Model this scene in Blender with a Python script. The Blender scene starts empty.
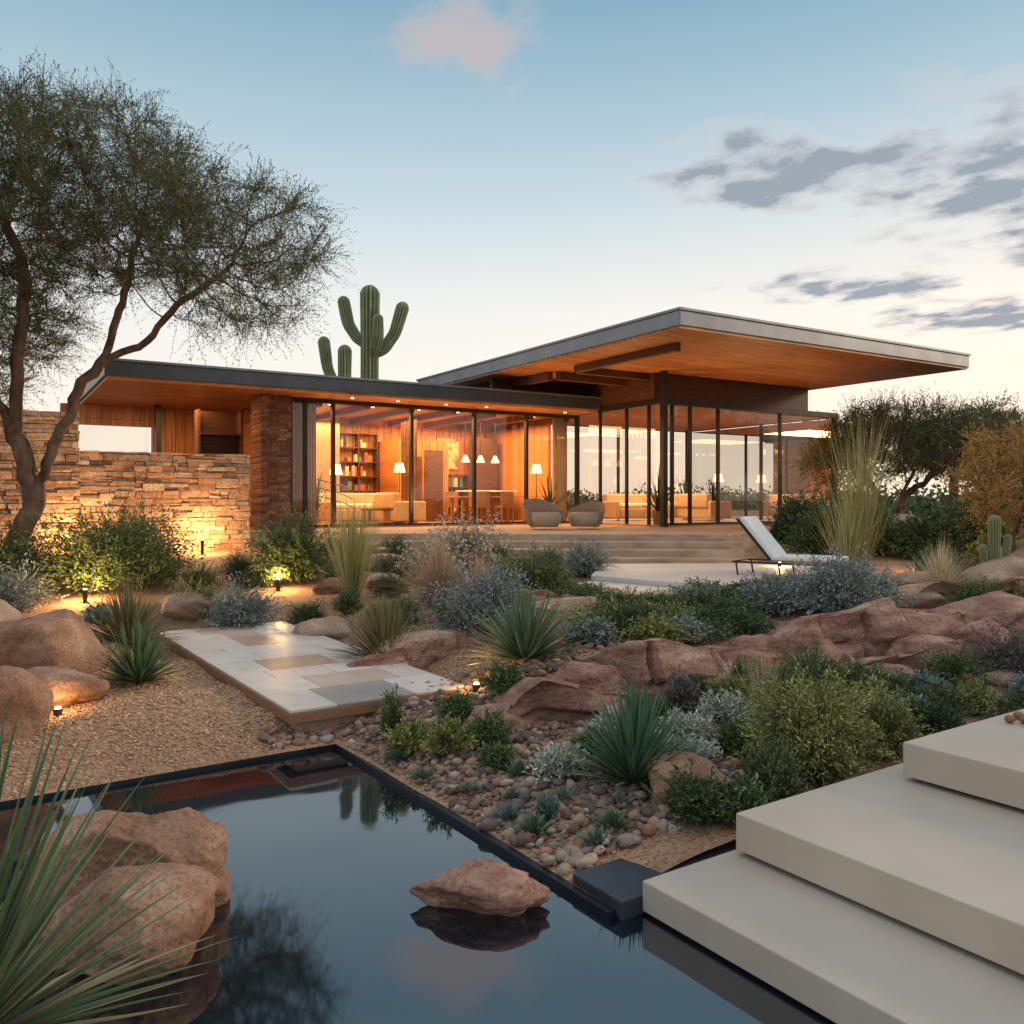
import bpy, bmesh, math, random
import numpy as np
from mathutils import Vector, noise as mnoise, Matrix
rng=np.random.default_rng(7); random.seed(7)
S=bpy.context.scene
S.view_settings.view_transform='Standard'
try: S.view_settings.look='None'
except Exception: pass
S.view_settings.exposure=0
COLL=S.collection
# ------------------------------------------------------------ node helpers
def newmat(name):
    m=bpy.data.materials.new(name); m.use_nodes=True
    nt=m.node_tree; nt.nodes.clear()
    o=nt.nodes.new('ShaderNodeOutputMaterial'); b=nt.nodes.new('ShaderNodeBsdfPrincipled')
    nt.links.new(b.outputs[0],o.inputs[0]); return m,nt,b,o
def ramp(nt,cols,pos=None):
    r=nt.nodes.new('ShaderNodeValToRGB'); cr=r.color_ramp
    n=len(cols); pos=pos or [i/(n-1) for i in range(n)]
    cr.elements[0].position=pos[0]; cr.elements[0].color=(*cols[0],1)
    cr.elements[1].position=pos[-1]; cr.elements[1].color=(*cols[-1],1)
    for i in range(1,n-1):
        e=cr.elements.new(pos[i]); e.color=(*cols[i],1)
    return r
def tex(nt,kind,scale,detail=4,rough=.6,coord='Object',stretch=None,off=None):
    tc=nt.nodes.new('ShaderNodeTexCoord'); mp=nt.nodes.new('ShaderNodeMapping')
    if coord=='Pos':
        g=nt.nodes.new('ShaderNodeNewGeometry'); nt.links.new(g.outputs['Position'],mp.inputs[0])
    else: nt.links.new(tc.outputs[coord],mp.inputs[0])
    if stretch: mp.inputs['Scale'].default_value=stretch
    if kind=='noise':
        t=nt.nodes.new('ShaderNodeTexNoise'); t.inputs['Scale'].default_value=scale
        t.inputs['Detail'].default_value=detail; t.inputs['Roughness'].default_value=rough
    else:
        t=nt.nodes.new('ShaderNodeTexVoronoi'); t.inputs['Scale'].default_value=scale
    nt.links.new(mp.outputs[0],t.inputs['Vector']); return t
def bump(nt,b,src,strength,dist=.02,prev=None):
    n=nt.nodes.new('ShaderNodeBump'); n.inputs['Strength'].default_value=strength; n.inputs['Distance'].default_value=dist
    nt.links.new(src,n.inputs['Height'])
    if prev: nt.links.new(prev.outputs[0],n.inputs['Normal'])
    nt.links.new(n.outputs[0],b.inputs['Normal']); return n
def mixc(nt,a,bb,fac,mode='MIX'):
    m=nt.nodes.new('ShaderNodeMix'); m.data_type='RGBA'; m.blend_type=mode
    for s,v in ((m.inputs[0],fac),(m.inputs[6],a),(m.inputs[7],bb)):
        if hasattr(v,'node'): nt.links.new(v,s)
        elif isinstance(v,tuple): s.default_value=(*v,1)
        else: s.default_value=v
    return m.outputs[2]
def pmat(name,cols,scale=4,rough=.8,bs=.3,bscale=20,bd=.02,attr=False,coord='Pos',stretch=None,spec=.3,metal=0,pos=None,speck=0,det=5):
    m,nt,b,o=newmat(name)
    t=tex(nt,'noise',scale,coord=coord,stretch=stretch)
    r=ramp(nt,cols,pos or [.3+.4*i/(len(cols)-1) for i in range(len(cols))]); nt.links.new(t.outputs[0],r.inputs[0]); c=r.outputs[0]
    if speck:
        t3=tex(nt,'noise',speck,3,.7,coord=coord); r3=ramp(nt,[(.62,.58,.56),(1,1,1),(1.16,1.14,1.1)],[.34,.5,.68]); nt.links.new(t3.outputs[0],r3.inputs[0])
        c=mixc(nt,c,r3.outputs[0],1.0,'MULTIPLY')
    if attr:
        a=nt.nodes.new('ShaderNodeAttribute'); a.attribute_name='Col'
        c=mixc(nt,c,a.outputs[0],1.0,'MULTIPLY')
    nt.links.new(c,b.inputs['Base Color']); b.inputs['Roughness'].default_value=rough
    b.inputs['Specular IOR Level'].default_value=spec; b.inputs['Metallic'].default_value=metal
    if bs:
        t2=tex(nt,'noise',bscale,det,.65,coord=coord,stretch=stretch); bump(nt,b,t2.outputs[0],bs,bd)
    return m
def leafmat(name,rough=.55,trans=.25):
    m,nt,b,o=newmat(name)
    a=nt.nodes.new('ShaderNodeAttribute'); a.attribute_name='Col'
    nt.links.new(a.outputs[0],b.inputs['Base Color']); b.inputs['Roughness'].default_value=rough
    b.inputs['Specular IOR Level'].default_value=.25
    if trans:
        tr=nt.nodes.new('ShaderNodeBsdfTranslucent'); nt.links.new(a.outputs[0],tr.inputs[0])
        mx=nt.nodes.new('ShaderNodeMixShader'); mx.inputs[0].default_value=trans
        nt.links.new(b.outputs[0],mx.inputs[1]); nt.links.new(tr.outputs[0],mx.inputs[2]); nt.links.new(mx.outputs[0],o.inputs[0])
    return m
def emat(name,col,s):
    m=bpy.data.materials.new(name); m.use_nodes=True; nt=m.node_tree; nt.nodes.clear()
    o=nt.nodes.new('ShaderNodeOutputMaterial'); e=nt.nodes.new('ShaderNodeEmission')
    e.inputs[0].default_value=(*col,1); e.inputs[1].default_value=s; nt.links.new(e.outputs[0],o.inputs[0]); return m
def woodplank(name,c1,c2,seam,axes='xy',w=3.0,row=.14,rot=0,rough=.45,ms=.008):
    m,nt,b,o=newmat(name)
    tc=nt.nodes.new('ShaderNodeTexCoord'); sp=nt.nodes.new('ShaderNodeSeparateXYZ'); cb=nt.nodes.new('ShaderNodeCombineXYZ')
    nt.links.new(tc.outputs['Object'],sp.inputs[0])
    d={'x':0,'y':1,'z':2}
    nt.links.new(sp.outputs[d[axes[0]]],cb.inputs[0]); nt.links.new(sp.outputs[d[axes[1]]],cb.inputs[1])
    br=nt.nodes.new('ShaderNodeTexBrick'); nt.links.new(cb.outputs[0],br.inputs['Vector'])
    br.inputs['Scale'].default_value=1; br.inputs['Brick Width'].default_value=w; br.inputs['Row Height'].default_value=row
    br.inputs['Mortar Size'].default_value=ms; br.inputs['Color1'].default_value=(*c1,1); br.inputs['Color2'].default_value=(*c2,1); br.inputs['Mortar'].default_value=(*seam,1)
    mp=nt.nodes.new('ShaderNodeMapping'); mp.inputs['Scale'].default_value=(.7,9,1); nt.links.new(cb.outputs[0],mp.inputs[0])
    n=nt.nodes.new('ShaderNodeTexNoise'); n.inputs['Scale'].default_value=2; n.inputs['Detail'].default_value=5; nt.links.new(mp.outputs[0],n.inputs['Vector'])
    r=ramp(nt,[(.5,.42,.36),(.95,.9,.85),(1.25,1.2,1.1)],[.3,.5,.7]); nt.links.new(n.outputs[0],r.inputs[0])
    nt.links.new(mixc(nt,br.outputs[0],r.outputs[0],1.0,'MULTIPLY'),b.inputs['Base Color'])
    b.inputs['Roughness'].default_value=rough; bump(nt,b,n.outputs[0],.1,.01)
    return m
# ------------------------------------------------------------ mesh helpers
def mk(name,V,F,mat,col=None,smooth=False,parent=None):
    V=np.asarray(V,dtype=np.float32).reshape(-1,3)
    if not isinstance(F,list) or not isinstance(F[0],np.ndarray): F=[np.array(F)]
    F=[np.asarray(f,dtype=np.int32) for f in F if len(f)]
    me=bpy.data.meshes.new(name); me.vertices.add(len(V)); me.vertices.foreach_set('co',V.ravel())
    idx=np.concatenate([f.ravel() for f in F]); tot=np.concatenate([np.full(len(f),f.shape[1],np.int32) for f in F])
    st=np.concatenate([[0],np.cumsum(tot)[:-1]]).astype(np.int32)
    me.loops.add(len(idx)); me.loops.foreach_set('vertex_index',idx)
    me.polygons.add(len(tot)); me.polygons.foreach_set('loop_start',st)
    me.polygons.foreach_set('use_smooth',np.full(len(tot),smooth))
    if col is not None:
        a=me.color_attributes.new('Col','FLOAT_COLOR','POINT')
        c=np.ones((len(V),4),np.float32); c[:,:3]=col; a.data.foreach_set('color',c.ravel())
    me.update(calc_edges=True); me.validate()
    ob=bpy.data.objects.new(name,me); COLL.objects.link(ob)
    me.materials.append(mat)
    if parent: ob.parent=parent
    return ob
def empty(name,loc=(0,0,0),rz=0):
    e=bpy.data.objects.new(name,None); COLL.objects.link(e); e.location=loc; e.rotation_euler=(0,0,rz); e.empty_display_size=.3; return e
BF=np.array([[0,3,2,1],[4,5,6,7],[0,1,5,4],[1,2,6,5],[2,3,7,6],[3,0,4,7]])
def boxV(x0,x1,y0,y1,z0,z1):
    return np.array([[x0,y0,z0],[x1,y0,z0],[x1,y1,z0],[x0,y1,z0],[x0,y0,z1],[x1,y0,z1],[x1,y1,z1],[x0,y1,z1]],float)
def hb(parent,name,x0,x1,y0,y1,z0,z1,mat,bev=0,seg=2):
    ob=mk(name,boxV(x0,x1,y0,y1,z0,z1),BF,mat,parent=parent)
    if bev:
        m=ob.modifiers.new('b','BEVEL'); m.width=bev; m.segments=seg
    return ob
def prism(name,pts,z0,z1,mat,parent=None,bev=0):
    n=len(pts); V=[(x,y,z0) for x,y in pts]+[(x,y,z1) for x,y in pts]
    F=[np.array([list(range(n,2*n))]),np.array([list(range(n-1,-1,-1))]),np.array([[i,(i+1)%n,(i+1)%n+n,i+n] for i in range(n)])]
    ob=mk(name,V,F,mat,parent=parent)
    if bev:
        m=ob.modifiers.new('b','BEVEL'); m.width=bev; m.segments=2
    return ob
def tube(pts,rad,sides=8):
    pts=np.asarray(pts,float); n=len(pts); rad=np.broadcast_to(rad,(n,))
    T=np.gradient(pts,axis=0); T/=np.linalg.norm(T,axis=1)[:,None]+1e-9
    V=[]; ref=np.array([0,0,1.]) if abs(T[0][2])<.9 else np.array([1.,0,0])
    for i in range(n):
        s=np.cross(T[i],ref); s/=np.linalg.norm(s)+1e-9; u=np.cross(s,T[i]); ref=u if abs(np.dot(u,T[i]))<.9 else ref
        a=np.arange(sides)*2*np.pi/sides
        V.append(pts[i]+rad[i]*(np.cos(a)[:,None]*s+np.sin(a)[:,None]*u))
    V=np.concatenate(V); F=[]
    for i in range(n-1):
        for k in range(sides):
            F.append([i*sides+k,i*sides+(k+1)%sides,(i+1)*sides+(k+1)%sides,(i+1)*sides+k])
    return V,np.array(F),np.array([list(range((n-1)*sides,n*sides))]),np.array([list(range(sides-1,-1,-1))])
def tubeob(name,pts,rad,mat,parent=None,sides=8):
    V,F,c1,c2=tube(pts,rad,sides); return mk(name,V,[F,c1,c2],mat,smooth=True,parent=parent)
def nrm(a): return a/(np.linalg.norm(a,axis=-1,keepdims=True)+1e-9)
def sm(t): t=np.clip(t,0,1); return t*t*(3-2*t)
# ------------------------------------------------------------ layout frames
TH=math.radians(34); U=np.array([math.cos(TH),math.sin(TH)]); VV=np.array([-math.sin(TH),math.cos(TH)]); C0=np.array([-1.35,6.5])
def gz(x,y):
    x=np.asarray(x,float); y=np.asarray(y,float)
    base=.15+.055*np.clip(y-5,0,14)
    ly=np.interp(x,[-1,0,1.55,3.3,5,8],[6.3,6.5,7.3,8.5,9.0,9.7])
    ex=.25*sm((y-ly)/.35)*(1-sm((y-10.3)/1.5))*sm((x+.4)/.6)*(1-sm((x-9)/3))
    z=base+ex+.02*np.sin(x*1.7+y*.9)+.015*np.sin(x*3.9-y*2.7)
    p=(x-C0[0])*U[0]+(y-C0[1])*U[1]; q=(x-C0[0])*VV[0]+(y-C0[1])*VV[1]
    d=np.maximum(p,q); z=.02+(z-.02)*sm((d+.15)/.9)
    wk=sm((p+1.1)/.6)*(1-sm((p-1.35)/.6))*sm((q-.25)/.7)*(1-sm((q-5.0)/.9)); z=z*(1-wk)+wk*(.2+.02*np.sin(x*3.9-y*2.7))
    z=np.where((p>.9)&(q<-3.15),-.5,z)
    return z
def G(x,y): return float(gz(x,y))
# ------------------------------------------------------------ materials
M={}
def ground_mat():
    m,nt,b,o=newmat('desert_ground_mat')
    v=tex(nt,'vor',60,coord='Pos')
    r=ramp(nt,[(.22,.12,.07),(.44,.25,.14),(.54,.33,.19),(.36,.22,.14),(.6,.41,.26)]); 
    sp=nt.nodes.new('ShaderNodeSeparateColor'); nt.links.new(v.outputs['Color'],sp.inputs[0]); nt.links.new(sp.outputs[0],r.inputs[0])
    n=tex(nt,'noise',.9,coord='Pos'); rr=ramp(nt,[(.7,.64,.6),(1.05,1.0,.95)],[.35,.65]); nt.links.new(n.outputs[0],rr.inputs[0])
    nt.links.new(mixc(nt,r.outputs[0],rr.outputs[0],1.0,'MULTIPLY'),b.inputs['Base Color'])
    b.inputs['Roughness'].default_value=.9
    inv=nt.nodes.new('ShaderNodeMath'); inv.operation='SUBTRACT'; inv.inputs[0].default_value=1; nt.links.new(v.outputs['Distance'],inv.inputs[1])
    bump(nt,b,inv.outputs[0],.9,.012)
    return m
M['ground']=ground_mat()
M['pebble']=pmat('pebble_mat',[(.8,.8,.8),(1.1,1.08,1.05)],30,.75,0,attr=True)
M['boulder']=pmat('boulder_mat',[(.14,.07,.042),(.28,.15,.09),(.37,.21,.135),(.48,.32,.22)],2.6,.85,.55,30,.025,speck=45,det=6)
M['tan']=pmat('tan_rock_mat',[(.30,.185,.12),(.43,.29,.2),(.54,.39,.29)],3,.85,.6,26,.03,speck=60)
M['red']=pmat('red_sandstone_mat',[(.17,.08,.06),(.32,.16,.115),(.43,.25,.185),(.58,.40,.31)],2.4,.85,.8,14,.04,stretch=(1,1,4),speck=35,det=6)
M['travert']=pmat('travertine_mat',[(.46,.38,.305),(.50,.42,.34),(.55,.47,.385)],.9,.5,.08,60,.004)
M['slabside']=pmat('sandstone_slab_mat',[(.36,.24,.16),(.47,.34,.24),(.55,.42,.31)],2.2,.75,.3,30,.01,stretch=(1,1,3))
M['slate']=pmat('slate_mat',[(.03,.035,.045),(.05,.06,.075)],5,.35,.1,40,.005)
M['poolwall']=pmat('pool_wall_mat',[(.008,.01,.013),(.018,.022,.028)],4,.4,.1,40,.004)
M['metal']=pmat('dark_metal_mat',[(.03,.028,.026),(.045,.042,.04)],3,.42,0,metal=.4)
M['fascia']=pmat('fascia_zinc_mat',[(.17,.18,.20),(.23,.245,.265)],1.5,.38,0,metal=.6)
M['fasciad']=pmat('fascia_dark_mat',[(.06,.068,.08),(.085,.095,.11)],1.5,.38,0,metal=.5)
M['wood_ceil']=woodplank('wood_ceiling_mat',(.50,.21,.08),(.33,.13,.048),(.05,.018,.008),'xy',w=3.5,row=.19,ms=.012)
M['wood_wall']=woodplank('wood_wall_mat',(.56,.25,.09),(.36,.14,.05),(.08,.03,.012),'zx',4,.26)
M['wood_dark']=pmat('dark_wood_mat',[(.07,.03,.016),(.14,.062,.03)],3,.5,.1,30,.005,stretch=(1,1,8))
M['wood_edge']=pmat('wood_edge_mat',[(.2,.1,.055),(.32,.17,.1)],5,.6,.2,30,.005)
M['adobe']=pmat('adobe_mat',[(.3,.19,.12),(.38,.25,.17)],1.2,.9,.2,30,.01)
M['stone']=pmat('stacked_stone_mat',[(.62,.56,.5),(1.0,.97,.92),(1.2,1.15,1.1)],9,.85,.9,24,.03,attr=True,speck=40)
M['white']=pmat('white_cushion_mat',[(.72,.70,.67),(.8,.78,.75)],6,.85,0)
M['cream']=pmat('cream_fabric_mat',[(.42,.31,.21),(.5,.39,.28)],6,.9,0)
M['wicker']=pmat('wicker_mat',[(.26,.17,.10),(.42,.3,.2)],40,.8,.6,60,.01)
M['floor']=pmat('interior_floor_mat',[(.36,.23,.14),(.44,.30,.19)],1,.25,0)
M['leaf']=leafmat('leaf_mat',.6,.22); M['agave']=leafmat('agave_mat',.45,0); M['shrub']=leafmat('shrub_leaf_mat',.6,0)
M['bark']=pmat('bark_mat',[(.05,.03,.02),(.13,.08,.05),(.22,.14,.085)],6,.9,.6,35,.02,stretch=(1,1,.35))
M['glow']=emat('lamp_glow_mat',(1,.66,.32),9); M['shade']=emat('lampshade_mat',(1,.55,.2),5)
def glassmat():
    m=bpy.data.materials.new('window_glass_mat'); m.use_nodes=True; nt=m.node_tree; nt.nodes.clear()
    o=nt.nodes.new('ShaderNodeOutputMaterial'); t=nt.nodes.new('ShaderNodeBsdfTransparent'); t.inputs[0].default_value=(.94,.91,.87,1)
    g=nt.nodes.new('ShaderNodeBsdfGlossy'); g.inputs['Roughness'].default_value=.005
    f=nt.nodes.new('ShaderNodeFresnel'); f.inputs[0].default_value=1.7; mx=nt.nodes.new('ShaderNodeMixShader')
    nt.links.new(f.outputs[0],mx.inputs[0]); nt.links.new(t.outputs[0],mx.inputs[1]); nt.links.new(g.outputs[0],mx.inputs[2]); nt.links.new(mx.outputs[0],o.inputs[0]); return m
M['glass']=glassmat()
def watermat():
    m,nt,b,o=newmat('water_mat'); b.inputs['Base Color'].default_value=(.002,.009,.016,1); b.inputs['Roughness'].default_value=.04
    b.inputs['IOR'].default_value=2.5; b.inputs['Specular IOR Level'].default_value=.5
    t=tex(nt,'noise',1.6,2,.4,coord='Pos'); bump(nt,b,t.outputs[0],.05,.05); return m
M['water']=watermat()
# ------------------------------------------------------------ terrain
def axis(neg,pos,step=.12,near=14):
    out=[0.]; x=0; s=step
    while x<pos:
        x+=s; out.append(x)
        if x>near: s*=1.18
    x=0; s=step; o2=[]
    while x>-neg:
        x-=s; o2.append(x)
        if x<-near: s*=1.18
    return np.array(sorted(o2+out))
pa=axis(2500,2500); qa=axis(2500,2500,near=20)
PA,QA=np.meshgrid(pa,qa,indexing='ij'); X=C0[0]+PA*U[0]+QA*VV[0]; Y=C0[1]+PA*U[1]+QA*VV[1]
Z=gz(X,Y); far=np.hypot(X,Y); Z=Z+np.where(far>60,np.sin(X*.03)*.5+np.sin(Y*.021)*.5,0)*np.clip((far-60)/200,0,1)
V=np.stack([X,Y,Z],-1).reshape(-1,3); nq=len(qa)
I,J=np.meshgrid(np.arange(len(pa)-1),np.arange(nq-1),indexing='ij')
cut=(pa[I]>=-9)&(pa[I+1]<=1e-6)&(qa[J]>=-12)&(qa[J+1]<=1e-6)
cut|=(pa[I]>=-1e-6)&(pa[I+1]<=.97)&(qa[J]>=-12)&(qa[J+1]<=-3.119)
I=I[~cut]; J=J[~cut]
F=np.stack([I*nq+J,(I+1)*nq+J,(I+1)*nq+J+1,I*nq+J+1],-1)
mk('desert_ground',V,F,M['ground'],smooth=True)
pool=empty('swimming_pool',(C0[0],C0[1],0),TH)
hb(pool,'pool_floor',-9.3,.9,-12.3,0,-1.5,-1.3,M['poolwall'])
hb(pool,'pool_wall_right',-.006,.04,-3.2,.04,-1.3,.036,M['poolwall'],.004)
hb(pool,'pool_wall_far',-9.3,-.008,.002,.04,-1.3,.028,M['poolwall'],.004)
mk('pool_water',[(-9.4,-12.4,0),(.001,-12.4,0),(.001,-3.1,0),(.001,.001,0),(-9.4,.001,0),(.9,-12.4,0),(.9,-3.1,0)],[np.array([[0,1,2,3,4]]),np.array([[1,5,6,2]])],M['water'],parent=pool)
st=empty('stone_steps',(C0[0],C0[1],0),TH)
hb(st,'slate_coping',.042,2.6,-3.24,-2.875,-.6,.085,M['slate'],.008)
hb(st,'step_lower_base',.34,7,-9,-3.40,-1.2,.012,M['poolwall'])
hb(st,'step_middle_base',.80,7.2,-9,-3.36,.156,.18,M['poolwall'])
hb(st,'step_top_base',1.94,7.4,-9,-3.52,.361,.385,M['poolwall'])
def slabs(nm,x0,y1,z0,z1,cuts):
    ys=[y1]+cuts+[-9]
    for i,(a,b) in enumerate(zip(ys[:-1],ys[1:])): hb(st,'%s_%d'%(nm,i),x0,x0+6.5,b+.004,a,z0,z1,M['travert'],.006)
slabs('step_lower',.16,-3.245,.015,.155,[-6.1]); slabs('step_middle',.737,-3.29,.18,.36,[-5.9]); slabs('step_top',1.88,-3.47,.385,.57,[-5.2])
# ------------------------------------------------------------ rocks
_ico={}
def ico(sub):
    if sub not in _ico:
        bm=bmesh.new(); bmesh.ops.create_icosphere(bm,subdivisions=sub,radius=1)
        _ico[sub]=(np.array([v.co[:] for v in bm.verts]),np.array([[v.index for v in f.verts] for f in bm.faces])); bm.free()
    return _ico[sub]
def rockV(seed,sub=5,ang=.5,amp=.22,boxy=2.0,strata=0):
    V,F=ico(sub); r=random.Random(seed); V=V.copy()
    if boxy!=2: V=V/((np.abs(V)**boxy).sum(1)**(1/boxy))[:,None]
    for k in range(int(14*ang)):
        n=np.array([r.gauss(0,1),r.gauss(0,1),r.gauss(0,.8)]); n/=np.linalg.norm(n); d=r.uniform(.62,.9)
        dd=V@n; V-=np.clip(dd-d,0,None)[:,None]*n*.92
    o=Vector((seed*3.1,seed*1.7,seed*.9)); out=V.copy()
    for i,p in enumerate(V):
        q=Vector(p)
        f=1+amp*mnoise.noise(q*1.1+o)+amp*.35*mnoise.noise(q*2.9+o)+amp*.14*mnoise.noise(q*8+o)+amp*.07*mnoise.noise(q*20+o)
        if strata:
            zz=p[2]*3.2+.5*mnoise.noise(q*.8+o); f+=strata*1.6*(min(1,((zz%1))*6)-.5)*.5+strata*1.6*mnoise.noise(Vector((1.7*p[0],1.7*p[1],math.floor(zz)*7.3))+o)
        out[i]=Vector((p[0]*f,p[1]*f,p[2]*(f if not strata else 1+(f-1)*.3)))
    return out,F
def rock(name,x,y,sx,sy,sz,seed,mat='boulder',rz=0,z=None,ang=.4,amp=.22,boxy=2.0,sub=5,strata=0,sink=.3):
    V,F=rockV(seed,sub,ang,amp,boxy,strata); V=V*np.array([sx,sy,sz]); c,s=math.cos(rz),math.sin(rz)
    V=np.stack([V[:,0]*c-V[:,1]*s,V[:,0]*s+V[:,1]*c,V[:,2]],-1)
    zz=(G(x,y) if z is None else z)+sz*(1-2*sink)
    ob=mk(name,V,F,M[mat],smooth=True); ob.location=(x,y,zz); return ob
rock('boulder',-1.82,4.1,.47,.36,.29,3,z=-.1,ang=.45,amp=.3,sink=.12,sub=6)
rock('boulder',-1.62,3.62,.41,.33,.235,11,z=-.1,ang=.4,amp=.2,sink=.12,rz=.3,sub=6)
rock('pool_rock',-.14,4.02,.31,.2,.13,21,mat='red',z=-.04,ang=1.2,amp=.4,rz=-.25,sink=.12,strata=.04)
rock('boulder',-4.35,7.9,.66,.5,.46,5,mat='boulder',ang=.5,sink=.28)
rock('boulder',-5.3,8.3,.7,.6,.46,6,mat='tan',ang=.5,sink=.3)
rock('boulder',-3.74,7.0,.42,.32,.20,8,ang=.5,sink=.25)
rock('boulder',-3.72,6.1,.33,.4,.36,9,mat='boulder',ang=.5,sink=.3)
for i,(x,y,a,b,c,m,an) in enumerate([(-2.3,10.3,.36,.28,.2,'tan',.5),(-4.3,11.2,.4,.3,.2,'tan',.5),(-2.6,12.3,.3,.25,.15,'boulder',.4),
    (1.02,5.02,.3,.2,.17,'boulder',.7),(3.85,7.2,.14,.12,.11,'boulder',.5),(4.3,7.4,.2,.15,.1,'tan',.5),(2.9,6.7,.22,.14,.08,'tan',.6),
    (5.4,10.6,.75,.5,.13,'tan',.7),(6.6,10.9,.6,.5,.12,'tan',.7),(5.9,12.3,.5,.35,.2,'tan',.6),(4.7,10.1,.45,.3,.14,'tan',.6),
    (7.4,12.6,.7,.5,.35,'tan',.6),(8.6,13.6,.8,.6,.5,'tan',.6),(-.25,6.05,.16,.12,.08,'red',.6),(1.1,11.8,.5,.3,.14,'tan',.7),(-.4,11.5,.35,.25,.14,'tan',.6),
    (2.0,10.7,.5,.28,.08,'tan',.7),(3.0,10.5,.45,.25,.08,'tan',.7),(.4,10.6,.35,.22,.12,'tan',.7),(6.8,9.2,.4,.3,.2,'tan',.6),(-1.9,12.8,.35,.3,.14,'tan',.5),(7.6,17.5,1.1,.6,.6,'tan',.6),(-2.2,14.8,.5,.3,.2,'tan',.5),
    (.35,5.75,.12,.09,.07,'red',.7),(1.5,5.2,.12,.1,.07,'tan',.6),(2.1,6.95,.3,.2,.12,'red',.9),(3.3,7.5,.3,.2,.13,'red',.9),(-.15,6.25,.22,.16,.14,'red',1.0),(.9,6.45,.2,.14,.1,'red',1.0),
    (1.55,7.05,.34,.24,.2,'red',.8),(2.75,7.75,.42,.3,.24,'red',.8),(3.9,8.1,.5,.32,.24,'red',.8),(4.7,8.45,.5,.36,.26,'red',.7),(5.6,8.7,.6,.4,.3,'red',.7),(3.4,8.45,.4,.3,.3,'red',.8),(5.1,9.2,.6,.4,.3,'red',.7),(.55,6.75,.4,.3,.26,'red',.9),(2.2,7.75,.4,.3,.28,'red',.8)]):
    rock('rock',x,y,a,b,c,40+i,mat=m,ang=an,sub=4 if m!='red' else 5,rz=random.uniform(-.1,.7),sink=.3)
rock('flat_rock',-.95,8.9,.68,.3,.2,71,mat='tan',ang=.9,boxy=4,rz=.45,strata=.06,sink=.25)
rock('flat_rock',.1,9.9,.8,.35,.18,72,mat='tan',ang=.8,boxy=3.5,rz=.1,strata=.05,sink=.25)
rock('flat_rock',.9,9.2,.9,.35,.16,73,mat='tan',ang=.8,boxy=3.5,rz=.3,strata=.05,sink=.3)
# layered sandstone ledges: a fractured outcrop swept along a polyline
def ledge(name,line,H,depth,seed,ns=640,layers=4,amp=.11):
    R=random.Random(seed); L=np.array(line,float); seg=np.r_[0,np.cumsum(np.linalg.norm(np.diff(L,axis=0),axis=1))]; tot=seg[-1]
    s=np.linspace(0,tot,ns); px=np.interp(s,seg,L[:,0]); py=np.interp(s,seg,L[:,1])
    kx=np.ones(41)/41; px2=np.convolve(np.pad(px,20,'edge'),kx,'valid'); py2=np.convolve(np.pad(py,20,'edge'),kx,'valid')
    tx=np.gradient(px2); ty=np.gradient(py2); l=np.hypot(tx,ty)+1e-9; nx=ty/l; ny=-tx/l
    lay=[]
    for k in range(layers+1):
        c=[0]; 
        while c[-1]<tot: c.append(c[-1]+R.uniform(.45,1.7))
        lay.append((np.array(c),[R.uniform(-1,1) for _ in c],[R.uniform(-1,1) for _ in c]))
    zb=np.cumsum([0]+[R.uniform(.5,1.5) for _ in range(layers)]); zb/=zb[-1]
    nt_,nf=22,44; V=np.zeros((ns,nt_+nf,3))
    for i in range(ns):
        x,y=px2[i],py2[i]; endf=max(0,min(1,s[i]/.35,(tot-s[i])/.6))**.6
        g=G(x+nx[i]*.1,y+ny[i]*.1); 
        c,r1,r2=lay[layers]; bi=max(int(np.searchsorted(c,s[i]))-1,0); dj=min(abs(s[i]-c[bi]),abs(c[min(bi+1,len(c)-1)]-s[i]))
        h=H*endf*(1+.22*r1[bi]+.5*r2[bi]*((s[i]-c[bi])-.5)+.25*mnoise.noise(Vector((s[i]*1.3,seed,0))))-(.06*max(0,1-dj/.05)); tilt=r2[bi]
        for j in range(nt_):
            t=j/(nt_-1); off=-depth*(1-t); zz=g+h*(1-.35*(1-t)**2)+ .10*tilt*(t-.5)*H
            n1=mnoise.noise(Vector((x*1.6+off*2,y*1.6+seed,off*3)))*.05+mnoise.noise(Vector((x*7,y*7,off*9+seed)))*.014
            st_=.03*math.floor(2.2*(1-t)+.6*mnoise.noise(Vector((x*2,off*4,seed)))) 
            V[i,j]=(x+nx[i]*off,y+ny[i]*off,zz+n1-st_)
        for j in range(nf):
            t=(j+1)/nf; zr=1-t; zw=zr+.12*mnoise.noise(Vector((s[i]*1.6,seed*2.1,0))); k=max(min(layers-1,int(np.searchsorted(zb,max(zw,1e-4)))-1),0)
            c,r1,r2=lay[k]; b2=max(int(np.searchsorted(c,s[i]))-1,0); dj2=min(abs(s[i]-c[b2]),abs(c[min(b2+1,len(c)-1)]-s[i])); dz=min(abs(zw-zb[k]),abs(zw-zb[k+1]))
            edge=1-((1-t)**6)
            d=amp*r1[b2]*.8+amp*.6*t-.07*max(0,1-dj2/.04)-.05*max(0,1-dz*H/.025)+amp*.6*r2[b2]*((s[i]-c[b2])-.5)
            d+=.09*mnoise.noise(Vector((x*2.2,y*2.2,zr*1.5+seed)))+.022*mnoise.noise(Vector((x*9,y*9,zr*5)))
            V[i,nt_+j]=(x+nx[i]*(d*edge+.0),y+ny[i]*d*edge,g+h*zr-.14*t*t)
    n2=nt_+nf; a=np.arange(ns-1)[:,None]*n2+np.arange(n2-1)[None]; F=np.stack([a,a+n2,a+n2+1,a+1],-1).reshape(-1,4)[:,::-1]
    return mk(name,V.reshape(-1,3),F,M['red'],smooth=False)
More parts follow.
